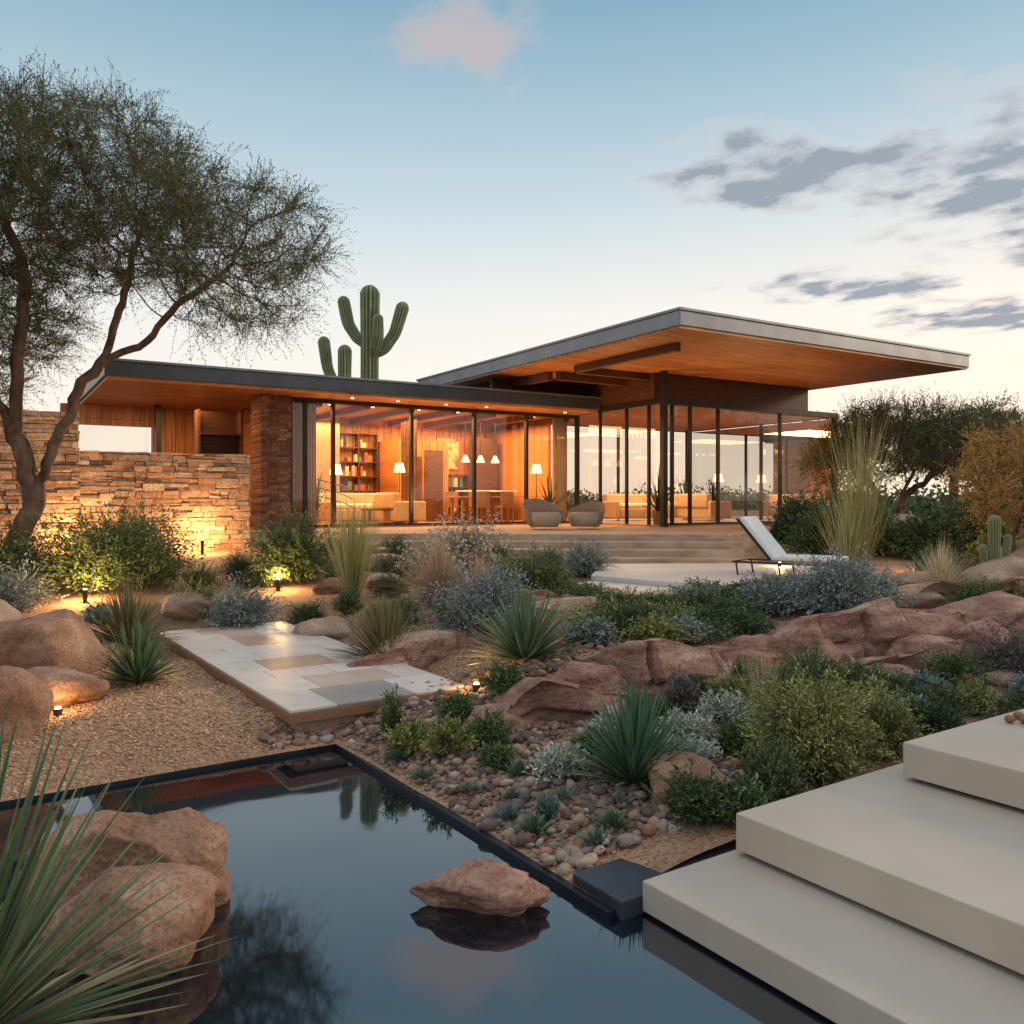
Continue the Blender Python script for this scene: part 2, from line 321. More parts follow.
ledge('sandstone_ledge',[(-.12,6.15),(.45,6.3),(1.3,6.9),(2.2,7.5),(3.1,8.1),(4.0,8.4),(5.0,8.8),(6.3,9.3),(7.5,9.6)],.38,.62,5,ns=800,layers=2,amp=.15)
ledge('sandstone_ledge',[(2.9,7.55),(3.8,7.75),(4.6,8.1),(5.6,8.3)],.17,.5,9,ns=320,layers=1,amp=.1)
ledge('sandstone_ledge',[(4.6,9.9),(5.6,10.0),(6.6,10.4),(8,10.8)],.26,.6,13,ns=320,layers=2,amp=.12)
ledge('sandstone_ledge',[(-1.7,8.05),(-1.1,8.3),(-.5,8.9),(.1,9.3),(.9,9.6)],.17,.5,17,ns=320,layers=1,amp=.09)
# pebbles
def pebbles(name,xy,r,cols,sub,flat=.6,seed=0):
    V,F=ico(sub); n=len(xy); R=rng
    sc=np.stack([r*R.uniform(.7,1.3,n),r*R.uniform(.6,1.1,n),r*flat*R.uniform(.7,1.2,n)],-1)
    jit=1+R.uniform(-.18,.18,(n,len(V),1)) if sub==1 else 1+.16*np.sin(V@R.normal(0,2.2,(3,)))[None,:,None]*R.uniform(-1,1,(n,1,1))+.16*np.sin(V@R.normal(0,2.5,(3,)))[None,:,None]*R.uniform(-1,1,(n,1,1))+.06*R.uniform(-1,1,(n,len(V),1))
    P=V[None]*jit*sc[:,None,:]; a=R.uniform(0,6.28,n); c,s=np.cos(a)[:,None],np.sin(a)[:,None]
    P=np.stack([P[:,:,0]*c-P[:,:,1]*s,P[:,:,0]*s+P[:,:,1]*c,P[:,:,2]+P[:,:,0]*R.uniform(-.3,.3,(n,1))],-1)
    zz=gz(xy[:,0],xy[:,1])+r*R.uniform(.0,.6,n)
    P+=np.stack([xy[:,0],xy[:,1],zz],-1)[:,None,:]
    FF=(F[None]+np.arange(n)[:,None,None]*len(V)).reshape(-1,3)
    cc=np.array(cols)[R.integers(0,len(cols),n)]*R.uniform(.7,1.25,(n,1)); cc=np.repeat(cc,len(V),0)
    mk(name,P.reshape(-1,3),FF,M['pebble'],col=cc,smooth=(sub>1))
def pq(n,p0,p1,q0,q1):
    p=rng.uniform(p0,p1,n);q=rng.uniform(q0,q1,n); return np.stack([C0[0]+p*U[0]+q*VV[0],C0[1]+p*U[1]+q*VV[1]],-1)
GC=[(.52,.30,.165),(.6,.38,.23),(.42,.24,.14),(.62,.44,.29),(.36,.23,.15),(.56,.32,.17)]
a=pq(30000,-4.2,0,.05,5); b2=pq(4000,1.2,2.5,.0,4)
xy=np.concatenate([a,b2]); pebbles('gravel',xy,rng.uniform(.007,.015,len(xy)),GC,1)
CC=[(.27,.15,.10),(.34,.21,.14),(.17,.10,.075),(.40,.28,.2),(.22,.17,.14),(.15,.115,.10),(.36,.18,.12),(.28,.22,.18),(.42,.33,.26)]
xy=np.concatenate([pq(4200,.06,2.0,-2.83,.3),pq(1400,.3,3.2,-2.83,.6),pq(260,-.5,.5,.06,.3)])
pebbles('river_cobbles',xy,.012+.040*rng.uniform(0,1,len(xy))**2.8,CC,2,.65)
xy=pq(12000,.1,6,-2.83,4); pebbles('fine_gravel',xy,rng.uniform(.006,.016,len(xy)),CC,1)
# ------------------------------------------------------------ plants
def pal(cols,n,j=.15):
    cols=np.array(cols,float); t=rng.uniform(0,len(cols)-1.001,n); i=t.astype(int); f=(t-i)[:,None]
    return (cols[i]*(1-f)+cols[i+1]*f)*rng.uniform(1-j,1+j,(n,1))
def leafquads(P,D,L,W):
    n=len(P); Sv=nrm(np.cross(D,rng.normal(0,1,(n,3)))); L=np.broadcast_to(L,(n,))[:,None]; W=np.broadcast_to(W,(n,))[:,None]
    V=np.stack([P,P+D*L*.5+Sv*W*.5,P+D*L,P+D*L*.5-Sv*W*.5],1); return V.reshape(-1,3),np.arange(n*4).reshape(n,4)
def shrub(name,x,y,w,h,cols,ns=150,nl=16,ll=.05,lw=.016,up=.35,stemcol=(.12,.09,.06),tip=1.35,z=None,flower=None,mat='shrub'):
    z0=G(x,y) if z is None else z
    th=rng.uniform(0,2*np.pi,ns); cph=rng.uniform(0.02,1,ns)**.8; sph=np.sqrt(1-cph**2)
    lump=1+.22*np.sin(th*3+x*7)*sph+.15*np.sin(th*5+y*5+cph*6)
    R=rng.uniform(.6,1.1,ns)*lump
    E=np.stack([w/2*sph*np.cos(th)*R,w/2*sph*np.sin(th)*R,h*cph*R*.95+.02],-1)
    B=np.stack([rng.normal(0,w*.09,ns),rng.normal(0,w*.09,ns),np.zeros(ns)-.01],-1)
    Cc=(B+E)/2+np.array([0,0,1])*h*up*rng.uniform(.2,1,(ns,1))+rng.normal(0,w*.04,(ns,3))
    t=np.linspace(.22,1,nl)[None,:,None]+rng.uniform(-.03,.03,(ns,nl,1))
    Pp=(1-t)**2*B[:,None]+2*t*(1-t)*Cc[:,None]+t*t*E[:,None]
    T=nrm(2*(1-t)*(Cc-B)[:,None]+2*t*(E-Cc)[:,None])
    D=nrm(T+rng.normal(0,.55,(ns,nl,3))+np.array([0,0,.15]))
    Pp=Pp+rng.normal(0,w*.012,Pp.shape)
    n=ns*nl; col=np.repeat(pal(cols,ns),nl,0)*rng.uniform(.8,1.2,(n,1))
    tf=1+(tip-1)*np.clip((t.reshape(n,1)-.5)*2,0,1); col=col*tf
    V,F=leafquads(Pp.reshape(-1,3),D.reshape(-1,3),ll*rng.uniform(.6,1.3,n),lw*rng.uniform(.7,1.3,n))
    CO=np.repeat(col,4,0)
    ts=np.linspace(0,1,5)[None,:,None]; SP=(1-ts)**2*B[:,None]+2*ts*(1-ts)*Cc[:,None]+ts*ts*E[:,None]
    sd=nrm(np.cross(E-B,rng.normal(0,1,(ns,3))))[:,None]*.0022*(1.6-ts)
    SV=np.stack([SP-sd,SP+sd],2).reshape(-1,3); base=np.arange(ns)[:,None]*10+np.arange(4)[None]*2
    SF=np.stack([base,base+1,base+3,base+2],-1).reshape(-1,4)+len(V)
    V=np.concatenate([V,SV]); F=np.concatenate([F,SF]); CO=np.concatenate([CO,np.tile(np.array(stemcol),(len(SV),1))])
    if flower:
        k=rng.integers(0,ns,int(ns*1.5)); Pf=E[k]+rng.normal(0,.03,(len(k),3)); fv,ff=leafquads(np.repeat(Pf,4,0),nrm(rng.normal(0,1,(len(k)*4,3))),.035,.024)
        F=np.concatenate([F,ff+len(V)]); V=np.concatenate([V,fv]); CO=np.concatenate([CO,np.tile(np.array(flower),(len(fv),1))])
    ob=mk(name,V,F,M[mat],col=CO); ob.location=(x,y,z0); return ob
def rosette(name,x,y,r,h,n,W,cols,z=None,emin=8,emax=88,droop=.15,edge=1.5,K=8,thick=.25,taper=.75,base=.05,mat='agave',jl=.12,exp=1.0,dead=True,lean=(0,0),sdr=.06):
    z0=G(x,y) if z is None else z
    f=np.linspace(0,1,n); el=np.radians(emin+(emax-emin)*f**exp+rng.normal(0,4,n)); az=np.arange(n)*2.39996+rng.normal(0,.12,n)
    L=(r*np.cos(el)**2+h*np.sin(el)**2)*rng.uniform(1-jl,1+jl,n)
    t=np.linspace(0,1,K)[None,:]
    dr=droop*rng.uniform(.4,1.6,n)[:,None]
    rad=L[:,None]*t*np.cos(el)[:,None]+base*(1-f)[:,None]; hh=L[:,None]*(t*np.sin(el)[:,None]-dr*t**2*np.cos(el)[:,None])+.01
    hh=np.maximum(hh,.004)
    wd=W*rng.uniform(.8,1.15,n)[:,None]*np.minimum(1,.55+t*1.5)*np.clip(1-t,0,1)**taper+.0006
    out=np.stack([np.cos(az),np.sin(az),0*az],-1); side=np.stack([-np.sin(az),np.cos(az),0*az],-1)
    sidedrift=rng.normal(0,sdr,n)[:,None,None]*L[:,None,None]*(t[...,None]**2)*side[:,None]
    Cn=out[:,None]*rad[...,None]+np.array([0,0,1])*hh[...,None]+sidedrift+np.array([lean[0],lean[1],0])*hh[...,None]
    up=-out[:,None]*np.sin(el)[:,None,None]+np.array([0,0,1])*np.cos(el)[:,None,None]
    Lf=Cn+side[:,None]*wd[...,None]/2+up*wd[...,None]*thick; Rt=Cn-side[:,None]*wd[...,None]/2+up*wd[...,None]*thick
    V=np.stack([Lf,Cn,Rt],2).reshape(-1,3)
    b=np.arange(n)[:,None]*K*3+np.arange(K-1)[None]*3
    F=np.concatenate([np.stack([b,b+1,b+4,b+3],-1).reshape(-1,4),np.stack([b+1,b+2,b+5,b+4],-1).reshape(-1,4)])
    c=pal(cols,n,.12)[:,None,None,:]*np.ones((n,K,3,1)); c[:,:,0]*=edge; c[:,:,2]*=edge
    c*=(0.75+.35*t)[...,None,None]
    if dead: c=np.where((f<.12)[:,None,None,None],c*.4+np.array([.2,.14,.08]),c)
    ob=mk(name,V,F,M[mat],col=np.clip(c.reshape(-1,3),0,1),smooth=False); ob.location=(x,y,z0); return ob
AG=[(.05,.10,.055),(.075,.14,.08),(.10,.17,.10)]; OL=[(.10,.10,.04),(.16,.15,.06),(.2,.17,.09)]; BL=[(.10,.15,.12),(.15,.2,.16)]
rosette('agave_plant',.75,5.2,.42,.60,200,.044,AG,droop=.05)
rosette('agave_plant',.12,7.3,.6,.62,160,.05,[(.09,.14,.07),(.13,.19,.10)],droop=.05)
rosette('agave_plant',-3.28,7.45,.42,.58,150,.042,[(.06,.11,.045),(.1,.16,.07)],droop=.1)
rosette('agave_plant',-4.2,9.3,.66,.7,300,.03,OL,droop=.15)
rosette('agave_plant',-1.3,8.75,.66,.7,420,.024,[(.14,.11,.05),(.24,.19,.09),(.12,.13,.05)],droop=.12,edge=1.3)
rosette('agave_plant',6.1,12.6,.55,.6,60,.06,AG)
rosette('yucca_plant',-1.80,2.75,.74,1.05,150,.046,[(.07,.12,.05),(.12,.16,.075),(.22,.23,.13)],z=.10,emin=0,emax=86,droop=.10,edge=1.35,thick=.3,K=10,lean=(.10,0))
GR=[(.34,.32,.12),(.5,.44,.2),(.24,.26,.09)]
def grass(name,x,y,w,h,n,cols,W=.006,emin=40,droop=.5,sdr=.06): return rosette(name,x,y,w,h,n,W,cols,emin=emin,emax=89,droop=droop,edge=1,thick=.05,base=.08,mat='leaf',jl=.3,taper=.5,K=6,dead=False,sdr=sdr)
grass('desert_spoon',-2.16,11.5,.7,1.3,320,GR,.012,66,.12)
grass('fountain_grass',-1.0,11.4,.95,.85,1300,[(.42,.26,.17),(.58,.42,.3),(.34,.25,.14)],.006,25,.5)
grass('fountain_grass',-.45,11.2,.7,.65,900,[(.42,.26,.17),(.58,.42,.3),(.34,.25,.14)],.006,25,.5)
grass('tall_grass',5.75,14,1.0,2.2,300,GR,.010,74,.1,.1)
grass('tall_grass',5.35,13.6,.9,1.3,260,GR,.009,62,.2,.1)
grass('tall_grass',1.9,6.4,.35,.45,160,GR,.005,55,.3,.1)
grass('blonde_grass',6.0,11.9,.65,.7,1000,[(.55,.45,.29),(.66,.56,.38)],.006,25,.5)
grass('blonde_grass',6.9,10.6,.5,.5,600,[(.4,.34,.2),(.55,.46,.3)],.006,25,.5)
SG=[(.14,.165,.15),(.2,.235,.215),(.29,.33,.315)]; GN=[(.05,.08,.028),(.085,.13,.045),(.13,.18,.065)]; DG=[(.03,.055,.022),(.055,.09,.035),(.085,.13,.045)]
YG=[(.13,.15,.04),(.22,.23,.07),(.3,.29,.10)]; SV=[(.34,.36,.29),(.45,.46,.38),(.30,.33,.24)]; PU=[(.12,.09,.09),(.18,.14,.13),(.1,.12,.08)]
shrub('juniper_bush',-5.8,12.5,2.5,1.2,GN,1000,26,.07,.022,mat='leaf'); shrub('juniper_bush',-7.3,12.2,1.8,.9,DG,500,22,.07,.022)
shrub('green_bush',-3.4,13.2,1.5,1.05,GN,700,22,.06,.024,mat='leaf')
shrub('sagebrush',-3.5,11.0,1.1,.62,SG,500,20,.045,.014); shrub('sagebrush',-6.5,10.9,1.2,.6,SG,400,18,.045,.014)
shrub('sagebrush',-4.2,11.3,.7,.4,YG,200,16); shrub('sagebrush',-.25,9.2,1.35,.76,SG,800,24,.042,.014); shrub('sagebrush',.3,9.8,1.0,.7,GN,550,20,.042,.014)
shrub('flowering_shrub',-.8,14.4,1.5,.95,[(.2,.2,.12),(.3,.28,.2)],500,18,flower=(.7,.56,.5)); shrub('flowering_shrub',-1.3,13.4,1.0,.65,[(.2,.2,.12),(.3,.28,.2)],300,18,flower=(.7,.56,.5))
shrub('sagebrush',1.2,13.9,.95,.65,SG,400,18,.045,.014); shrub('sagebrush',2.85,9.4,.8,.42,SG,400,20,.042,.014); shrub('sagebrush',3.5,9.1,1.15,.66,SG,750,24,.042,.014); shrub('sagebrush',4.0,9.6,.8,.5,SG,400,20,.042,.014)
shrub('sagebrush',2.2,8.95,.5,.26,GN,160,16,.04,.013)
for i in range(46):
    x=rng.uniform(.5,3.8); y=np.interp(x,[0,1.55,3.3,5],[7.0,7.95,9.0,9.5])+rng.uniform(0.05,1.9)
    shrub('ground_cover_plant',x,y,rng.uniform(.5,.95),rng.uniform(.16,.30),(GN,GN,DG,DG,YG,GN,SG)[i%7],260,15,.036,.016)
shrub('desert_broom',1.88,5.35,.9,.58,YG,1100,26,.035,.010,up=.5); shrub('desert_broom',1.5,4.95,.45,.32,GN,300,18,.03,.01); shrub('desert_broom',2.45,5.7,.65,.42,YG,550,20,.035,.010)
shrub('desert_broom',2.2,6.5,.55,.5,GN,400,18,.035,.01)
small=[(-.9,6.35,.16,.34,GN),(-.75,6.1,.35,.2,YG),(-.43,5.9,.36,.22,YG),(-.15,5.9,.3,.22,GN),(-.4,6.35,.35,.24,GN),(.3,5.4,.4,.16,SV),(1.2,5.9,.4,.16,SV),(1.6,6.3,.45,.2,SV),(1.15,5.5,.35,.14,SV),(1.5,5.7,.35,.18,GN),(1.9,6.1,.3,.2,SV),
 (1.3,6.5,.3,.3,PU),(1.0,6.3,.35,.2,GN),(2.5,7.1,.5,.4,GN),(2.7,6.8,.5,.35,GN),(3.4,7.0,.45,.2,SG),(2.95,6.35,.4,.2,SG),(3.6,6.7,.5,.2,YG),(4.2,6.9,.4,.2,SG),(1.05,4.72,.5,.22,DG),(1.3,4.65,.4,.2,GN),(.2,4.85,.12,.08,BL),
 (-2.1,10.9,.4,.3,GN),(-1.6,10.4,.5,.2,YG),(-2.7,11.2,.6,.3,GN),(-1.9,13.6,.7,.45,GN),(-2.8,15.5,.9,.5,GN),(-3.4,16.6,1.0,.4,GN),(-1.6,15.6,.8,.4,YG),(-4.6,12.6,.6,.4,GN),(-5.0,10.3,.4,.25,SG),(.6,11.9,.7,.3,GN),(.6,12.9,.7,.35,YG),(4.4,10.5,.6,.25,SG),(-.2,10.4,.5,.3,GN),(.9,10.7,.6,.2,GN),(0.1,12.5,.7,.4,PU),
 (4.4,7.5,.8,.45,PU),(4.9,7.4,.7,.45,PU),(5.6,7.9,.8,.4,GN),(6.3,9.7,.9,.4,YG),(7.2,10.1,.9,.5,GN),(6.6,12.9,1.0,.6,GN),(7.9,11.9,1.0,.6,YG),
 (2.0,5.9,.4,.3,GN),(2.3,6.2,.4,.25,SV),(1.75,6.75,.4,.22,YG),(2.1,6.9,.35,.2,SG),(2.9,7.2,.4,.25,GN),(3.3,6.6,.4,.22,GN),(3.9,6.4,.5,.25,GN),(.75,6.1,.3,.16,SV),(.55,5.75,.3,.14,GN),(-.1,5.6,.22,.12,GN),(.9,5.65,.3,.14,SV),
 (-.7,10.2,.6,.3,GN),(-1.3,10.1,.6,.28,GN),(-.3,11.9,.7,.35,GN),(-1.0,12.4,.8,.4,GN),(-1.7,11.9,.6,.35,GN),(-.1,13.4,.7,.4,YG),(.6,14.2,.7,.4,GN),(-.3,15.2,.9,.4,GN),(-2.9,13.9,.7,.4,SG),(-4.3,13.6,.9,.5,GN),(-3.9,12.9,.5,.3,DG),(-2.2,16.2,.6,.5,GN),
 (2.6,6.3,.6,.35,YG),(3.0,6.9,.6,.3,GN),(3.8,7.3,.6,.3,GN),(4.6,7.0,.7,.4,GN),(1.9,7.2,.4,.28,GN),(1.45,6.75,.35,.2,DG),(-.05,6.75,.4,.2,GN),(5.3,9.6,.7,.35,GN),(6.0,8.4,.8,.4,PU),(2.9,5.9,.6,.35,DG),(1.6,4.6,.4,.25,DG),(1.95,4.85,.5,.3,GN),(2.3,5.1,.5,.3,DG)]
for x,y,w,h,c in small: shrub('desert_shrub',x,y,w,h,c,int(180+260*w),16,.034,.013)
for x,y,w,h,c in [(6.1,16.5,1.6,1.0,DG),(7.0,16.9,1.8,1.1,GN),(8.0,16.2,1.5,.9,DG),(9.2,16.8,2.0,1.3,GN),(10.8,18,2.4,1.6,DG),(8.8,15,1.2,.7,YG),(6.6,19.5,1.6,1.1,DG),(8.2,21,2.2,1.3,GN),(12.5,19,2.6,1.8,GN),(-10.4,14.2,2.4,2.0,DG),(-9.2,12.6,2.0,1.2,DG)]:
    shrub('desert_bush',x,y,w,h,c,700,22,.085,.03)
for x,y,r in [(-.02,4.9,.09),(.12,4.68,.11),(.55,4.6,.1),(-.28,5.3,.08),(.3,5.0,.09),(.62,4.85,.08),(.05,5.45,.1),(-.6,5.6,.08),(.45,4.45,.09),(.7,5.75,.12),(-.8,5.95,.1),(.0,5.15,.07),(.4,5.3,.08)]:
    rosette('succulent',x,y,r,r*.9,34,r*.33,BL if r<.1 else AG,K=5,taper=.5,thick=.15,droop=-.1,edge=1.2,dead=False)
# ------------------------------------------------------------ trees
def grow(skel,blobs,natt,step,infl,kill,iters=140,seed=1):
    R=np.random.default_rng(seed); A=[]
    wts=np.array([b[3]*b[4]*b[5] for b in blobs]); wts/=wts.sum()
    for b,wt in zip(blobs,wts):
        k=int(natt*wt); d=nrm(R.normal(0,1,(k,3)))*(R.uniform(.1,1,(k,1))**.45); A.append(np.array(b[:3])+d*np.array(b[3:6]))
    A=np.concatenate(A); N=[];Par=[]
    for pl,pi in skel:
        pts=[np.array(p,float) for p in pl]
        if pi is not None:
            d=np.linalg.norm(np.array(N)-pts[0],axis=1); prev=int(d.argmin()); pts=[N[prev]]+pts[1:]
        else: N.append(pts[0]); Par.append(-1); prev=0
        for a,b in zip(pts[:-1],pts[1:]):
            k=max(1,int(np.linalg.norm(b-a)/step))
            for j in range(1,k+1):
                N.append(a+(b-a)*j/k+R.normal(0,step*.14,3)); Par.append(prev); prev=len(N)-1
    nd=np.full(len(A),1e9); ni=np.zeros(len(A),int); start=0; alive=np.ones(len(A),bool)
    for it in range(iters):
        new=np.array(N[start:]); 
        if len(new)==0: break
        idx=np.where(alive)[0]
        if len(idx)==0: break
        d=np.linalg.norm(A[idx][:,None]-new[None],axis=2); j=d.argmin(1); dm=d[np.arange(len(idx)),j]
        up=dm<nd[idx]; nd[idx[up]]=dm[up]; ni[idx[up]]=j[up]+start
        alive&=~(nd<kill); act=np.where(alive&(nd<infl))[0]; start=len(N)
        if len(act)==0: break
        for q in np.unique(ni[act]):
            aa=act[ni[act]==q]; v=nrm(A[aa]-N[q]).mean(0)+R.normal(0,.16,3); N.append(N[q]+v/np.linalg.norm(v)*step); Par.append(q)
        if len(N)>16000: break
    return np.array(N),np.array(Par)
def tree(name,skel,blobs,natt=1400,step=.16,infl=3,kill=.28,tip=.004,tr=.17,cols=None,nleaf=60000,nlf=12,tl=.3,ll=.045,lw=.014,seed=1,drp=-.1,cmax=14,rexp=1.25,ldj=.7,dj=.7,ups=.12,dens=.35):
    N,Par=grow(skel,blobs,natt,step,infl,kill,seed=seed)
    n=len(N); ct=np.ones(n,int)
    for i in range(n-1,0,-1): ct[Par[i]]+=ct[i]
    rel=(ct/ct[0])**.5; r=tip+(tr-tip)*rel**rexp
    par=Par.copy(); par[0]=0; T=nrm(N-N[par]); T[0]=(0,0,1)
    s=nrm(np.cross(T,np.array([.31,.87,.38]))); u=np.cross(s,T); K=6; a=np.arange(K)*2*np.pi/K
    ring=N[:,None]+r[:,None,None]*(np.cos(a)[None,:,None]*s[:,None]+np.sin(a)[None,:,None]*u[:,None])
    i=np.arange(1,n); p=Par[1:]; k=np.arange(K); k2=(k+1)%K
    rp0=np.minimum(r[p],r[i]*1.6); base=N[p][:,None]+rp0[:,None,None]*(np.cos(a)[None,:,None]*s[i][:,None]+np.sin(a)[None,:,None]*u[i][:,None])
    big=r[i]>tr*.3
    base=np.where(big[:,None,None],ring[p],base)
    VV_=np.concatenate([ring.reshape(-1,3),base.reshape(-1,3)]); o=n*K; ii=np.arange(n-1)
    F=np.stack([o+ii[:,None]*K+k,o+ii[:,None]*K+k2,i[:,None]*K+k2,i[:,None]*K+k],-1).reshape(-1,4)
    e=empty(name); mk('trunk_and_limbs',VV_,F,M['bark'],smooth=True,parent=e)
    R=np.random.default_rng(seed+5); tn=np.where(ct<=cmax)[0]
    m=nleaf//nlf; ch=tn[R.integers(0,len(tn),m)]
    w=np.array([.5+.5*math.sin(q[0]*2.3+seed)*math.sin(q[2]*2.9+q[1]*1.7) for q in N[ch]]); keep=R.uniform(0,1,m)<dens+(1-dens)*w; ch=ch[keep]; m=len(ch)
    B=N[ch]+R.normal(0,step*.25,(m,3)); D=nrm(T[ch]*.6+R.normal(0,dj,(m,3))+np.array([0,0,ups]))
    Lt=tl*R.uniform(.3,1.3,m); t=np.linspace(.0,1,nlf)[None,:,None]
    P=B[:,None]+D[:,None]*Lt[:,None,None]*t+np.array([0,0,1])*drp*(t**2)*Lt[:,None,None]
    LD=nrm(D[:,None]+R.normal(0,ldj,(m,nlf,3))); cl=np.repeat(pal(cols,m,.2),nlf,0)
    V,F=leafquads(P.reshape(-1,3),LD.reshape(-1,3),ll*R.uniform(.6,1.3,m*nlf),lw)
    sd=nrm(np.cross(D,R.normal(0,1,(m,3))))*.002; E1=B+D*Lt[:,None]+np.array([0,0,1])*drp*Lt[:,None]
    TV=np.stack([B-sd,B+sd,E1+sd*.4,E1-sd*.4],1).reshape(-1,3); TF=np.arange(m*4).reshape(m,4)+len(V)
    CO=np.concatenate([np.repeat(cl,4,0),np.tile(np.array([.10,.085,.045]),(m*4,1))])
    mk('foliage',np.concatenate([V,TV]),np.concatenate([F,TF]),M['leaf'],col=CO,parent=e)
    print(name,n,len(tn)); return e
z=G(-7.75,13)
tree('palo_verde_tree',[([(-7.75,13,z-.1),(-7.6,13,1.2),(-7.25,13,2.0),(-6.95,13,2.9),(-6.55,13,3.7),(-6.3,13,4.0)],None),
  ([(-7.25,13,2.0),(-7.55,12.9,3.0),(-7.45,12.8,4.0),(-7.3,12.8,5.2),(-7.7,12.8,6.3)],1),
  ([(-6.3,13,4.0),(-5.6,12.8,4.2),(-4.9,12.7,4.9),(-4.2,12.6,5.3)],1),([(-6.3,13,4.0),(-6.1,13.3,5.0),(-5.9,13.4,6.0)],1),
  ([(-7.55,12.9,3.0),(-8.4,13,4.2),(-9,13,5.2)],1)],
  [(-6.8,13,6.6,2.2,2.0,1.5),(-4.7,12.8,5.9,2.0,1.6,1.0),(-8.6,13,5.6,2.0,2.0,2.2),(-7.9,13,7.4,1.5,1.4,.8),(-8.8,12.6,3.7,1.3,1.2,.9),(-4.0,12.6,4.8,1.1,1.0,.5)],
  natt=3400,step=.14,kill=.22,cols=[(.07,.085,.034),(.11,.125,.052),(.16,.17,.08)],seed=3,tr=.17,nleaf=420000,nlf=14,tl=.58,ll=.055,lw=.0125,ldj=.4,dj=.5,ups=.22,drp=-.25,dens=.45)
z=.9
tree('mesquite_tree',[([(9.9,22,z),(10.1,22,2.0),(10.4,22,2.6)],None),([(9.9,22,z+.2),(9.3,22,2.3),(8.9,22,2.9)],1),([(10.1,22,2.0),(11.3,21.7,2.9)],1)],
  [(9.6,22,3.5,1.7,1.8,.9),(11.4,21.8,3.4,1.8,1.8,.9),(10.4,22,3.8,1.6,1.6,.7),(8.4,22,2.9,.9,1.2,.7)],natt=1800,step=.18,kill=.28,cols=[(.08,.09,.04),(.125,.14,.06),(.18,.18,.08)],seed=9,tr=.14,nleaf=90000,nlf=10,tl=.5,ll=.07,lw=.02,ldj=.5)
tree('mesquite_tree',[([(14.5,26,z),(14.7,26,2.2)],None)],[(14.5,26,3.6,2.4,2,1.4),(16.5,26,3.2,2.0,2,1.2)],natt=900,step=.22,kill=.4,cols=GN,seed=12,tr=.14,nleaf=50000,nlf=10,tl=.5,ll=.09,lw=.03)
tree('mesquite_tree',[([(18,19,z),(18.2,19,2.4)],None)],[(18,19,4.2,2.8,2.5,2.0),(20,18,3.4,2.4,2,1.6)],natt=700,step=.28,kill=.5,cols=GN,seed=22,tr=.16,nleaf=30000,nlf=10,tl=.5,ll=.12,lw=.05)
tree('palo_verde_tree',[([(15,9,.7),(15.2,9,2.4)],None)],[(15,9,4.0,2.4,2.5,1.9),(17,8,3.4,2.4,2,1.5)],natt=700,step=.28,kill=.5,cols=GN,seed=23,tr=.16,nleaf=26000,nlf=10,tl=.5,ll=.12,lw=.05)
tree('autumn_tree',[([(7.95,13.6,.6),(8.0,13.6,1.3)],None)],[(7.95,13.6,2.25,.85,.95,.95),(8.8,13.8,2.2,.9,.8,1.0)],natt=800,step=.12,kill=.22,cols=[(.40,.20,.05),(.56,.33,.09),(.36,.25,.08)],seed=15,tr=.06,nleaf=36000,nlf=9,tl=.3,ll=.045,lw=.018)
tree('palo_verde_tree',[([(17,33,z),(17.2,33,3)],None)],[(15,34,4.0,3,2,1.4),(19,33,3.6,3,2,1.6)],natt=700,step=.3,kill=.55,cols=GN,seed=17,tr=.18,nleaf=34000,nlf=10,tl=.6,ll=.13,lw=.045)
tree('mesquite_tree',[([(11.2,31,z),(11.3,31,2.4)],None)],[(11,31,3.6,2.2,2,1.3)],natt=500,step=.25,kill=.45,cols=[(.14,.08,.04),(.22,.14,.07)],seed=18,tr=.12,nleaf=24000,nlf=9,tl=.5,ll=.09,lw=.03)
nb=200; ang=rng.uniform(-1.2,1.2,nb); dist=rng.uniform(50,95,nb); bx=np.sin(ang)*dist; by=np.cos(ang)*dist; rr=rng.uniform(1.2,3.0,nb)
k=500; d=nrm(rng.normal(0,1,(nb,k,3))); d[...,2]=np.abs(d[...,2]); 
P=np.stack([bx,by,np.full(nb,.8)],-1)[:,None]+d*rr[:,None,None]*np.array([1.7,1.7,.8])*(rng.uniform(.35,1.1,(nb,k,1))+.15*np.sin(d[...,:1]*7+d[...,1:2]*5))
cl=np.repeat(pal(GN+[(.16,.13,.07)],nb,.2),k,0); V,F=leafquads(P.reshape(-1,3),nrm(rng.normal(0,1,(nb*k,3))),.38,.22)
mk('distant_tree_line',V,F,M['shrub'],col=np.repeat(cl,4,0))
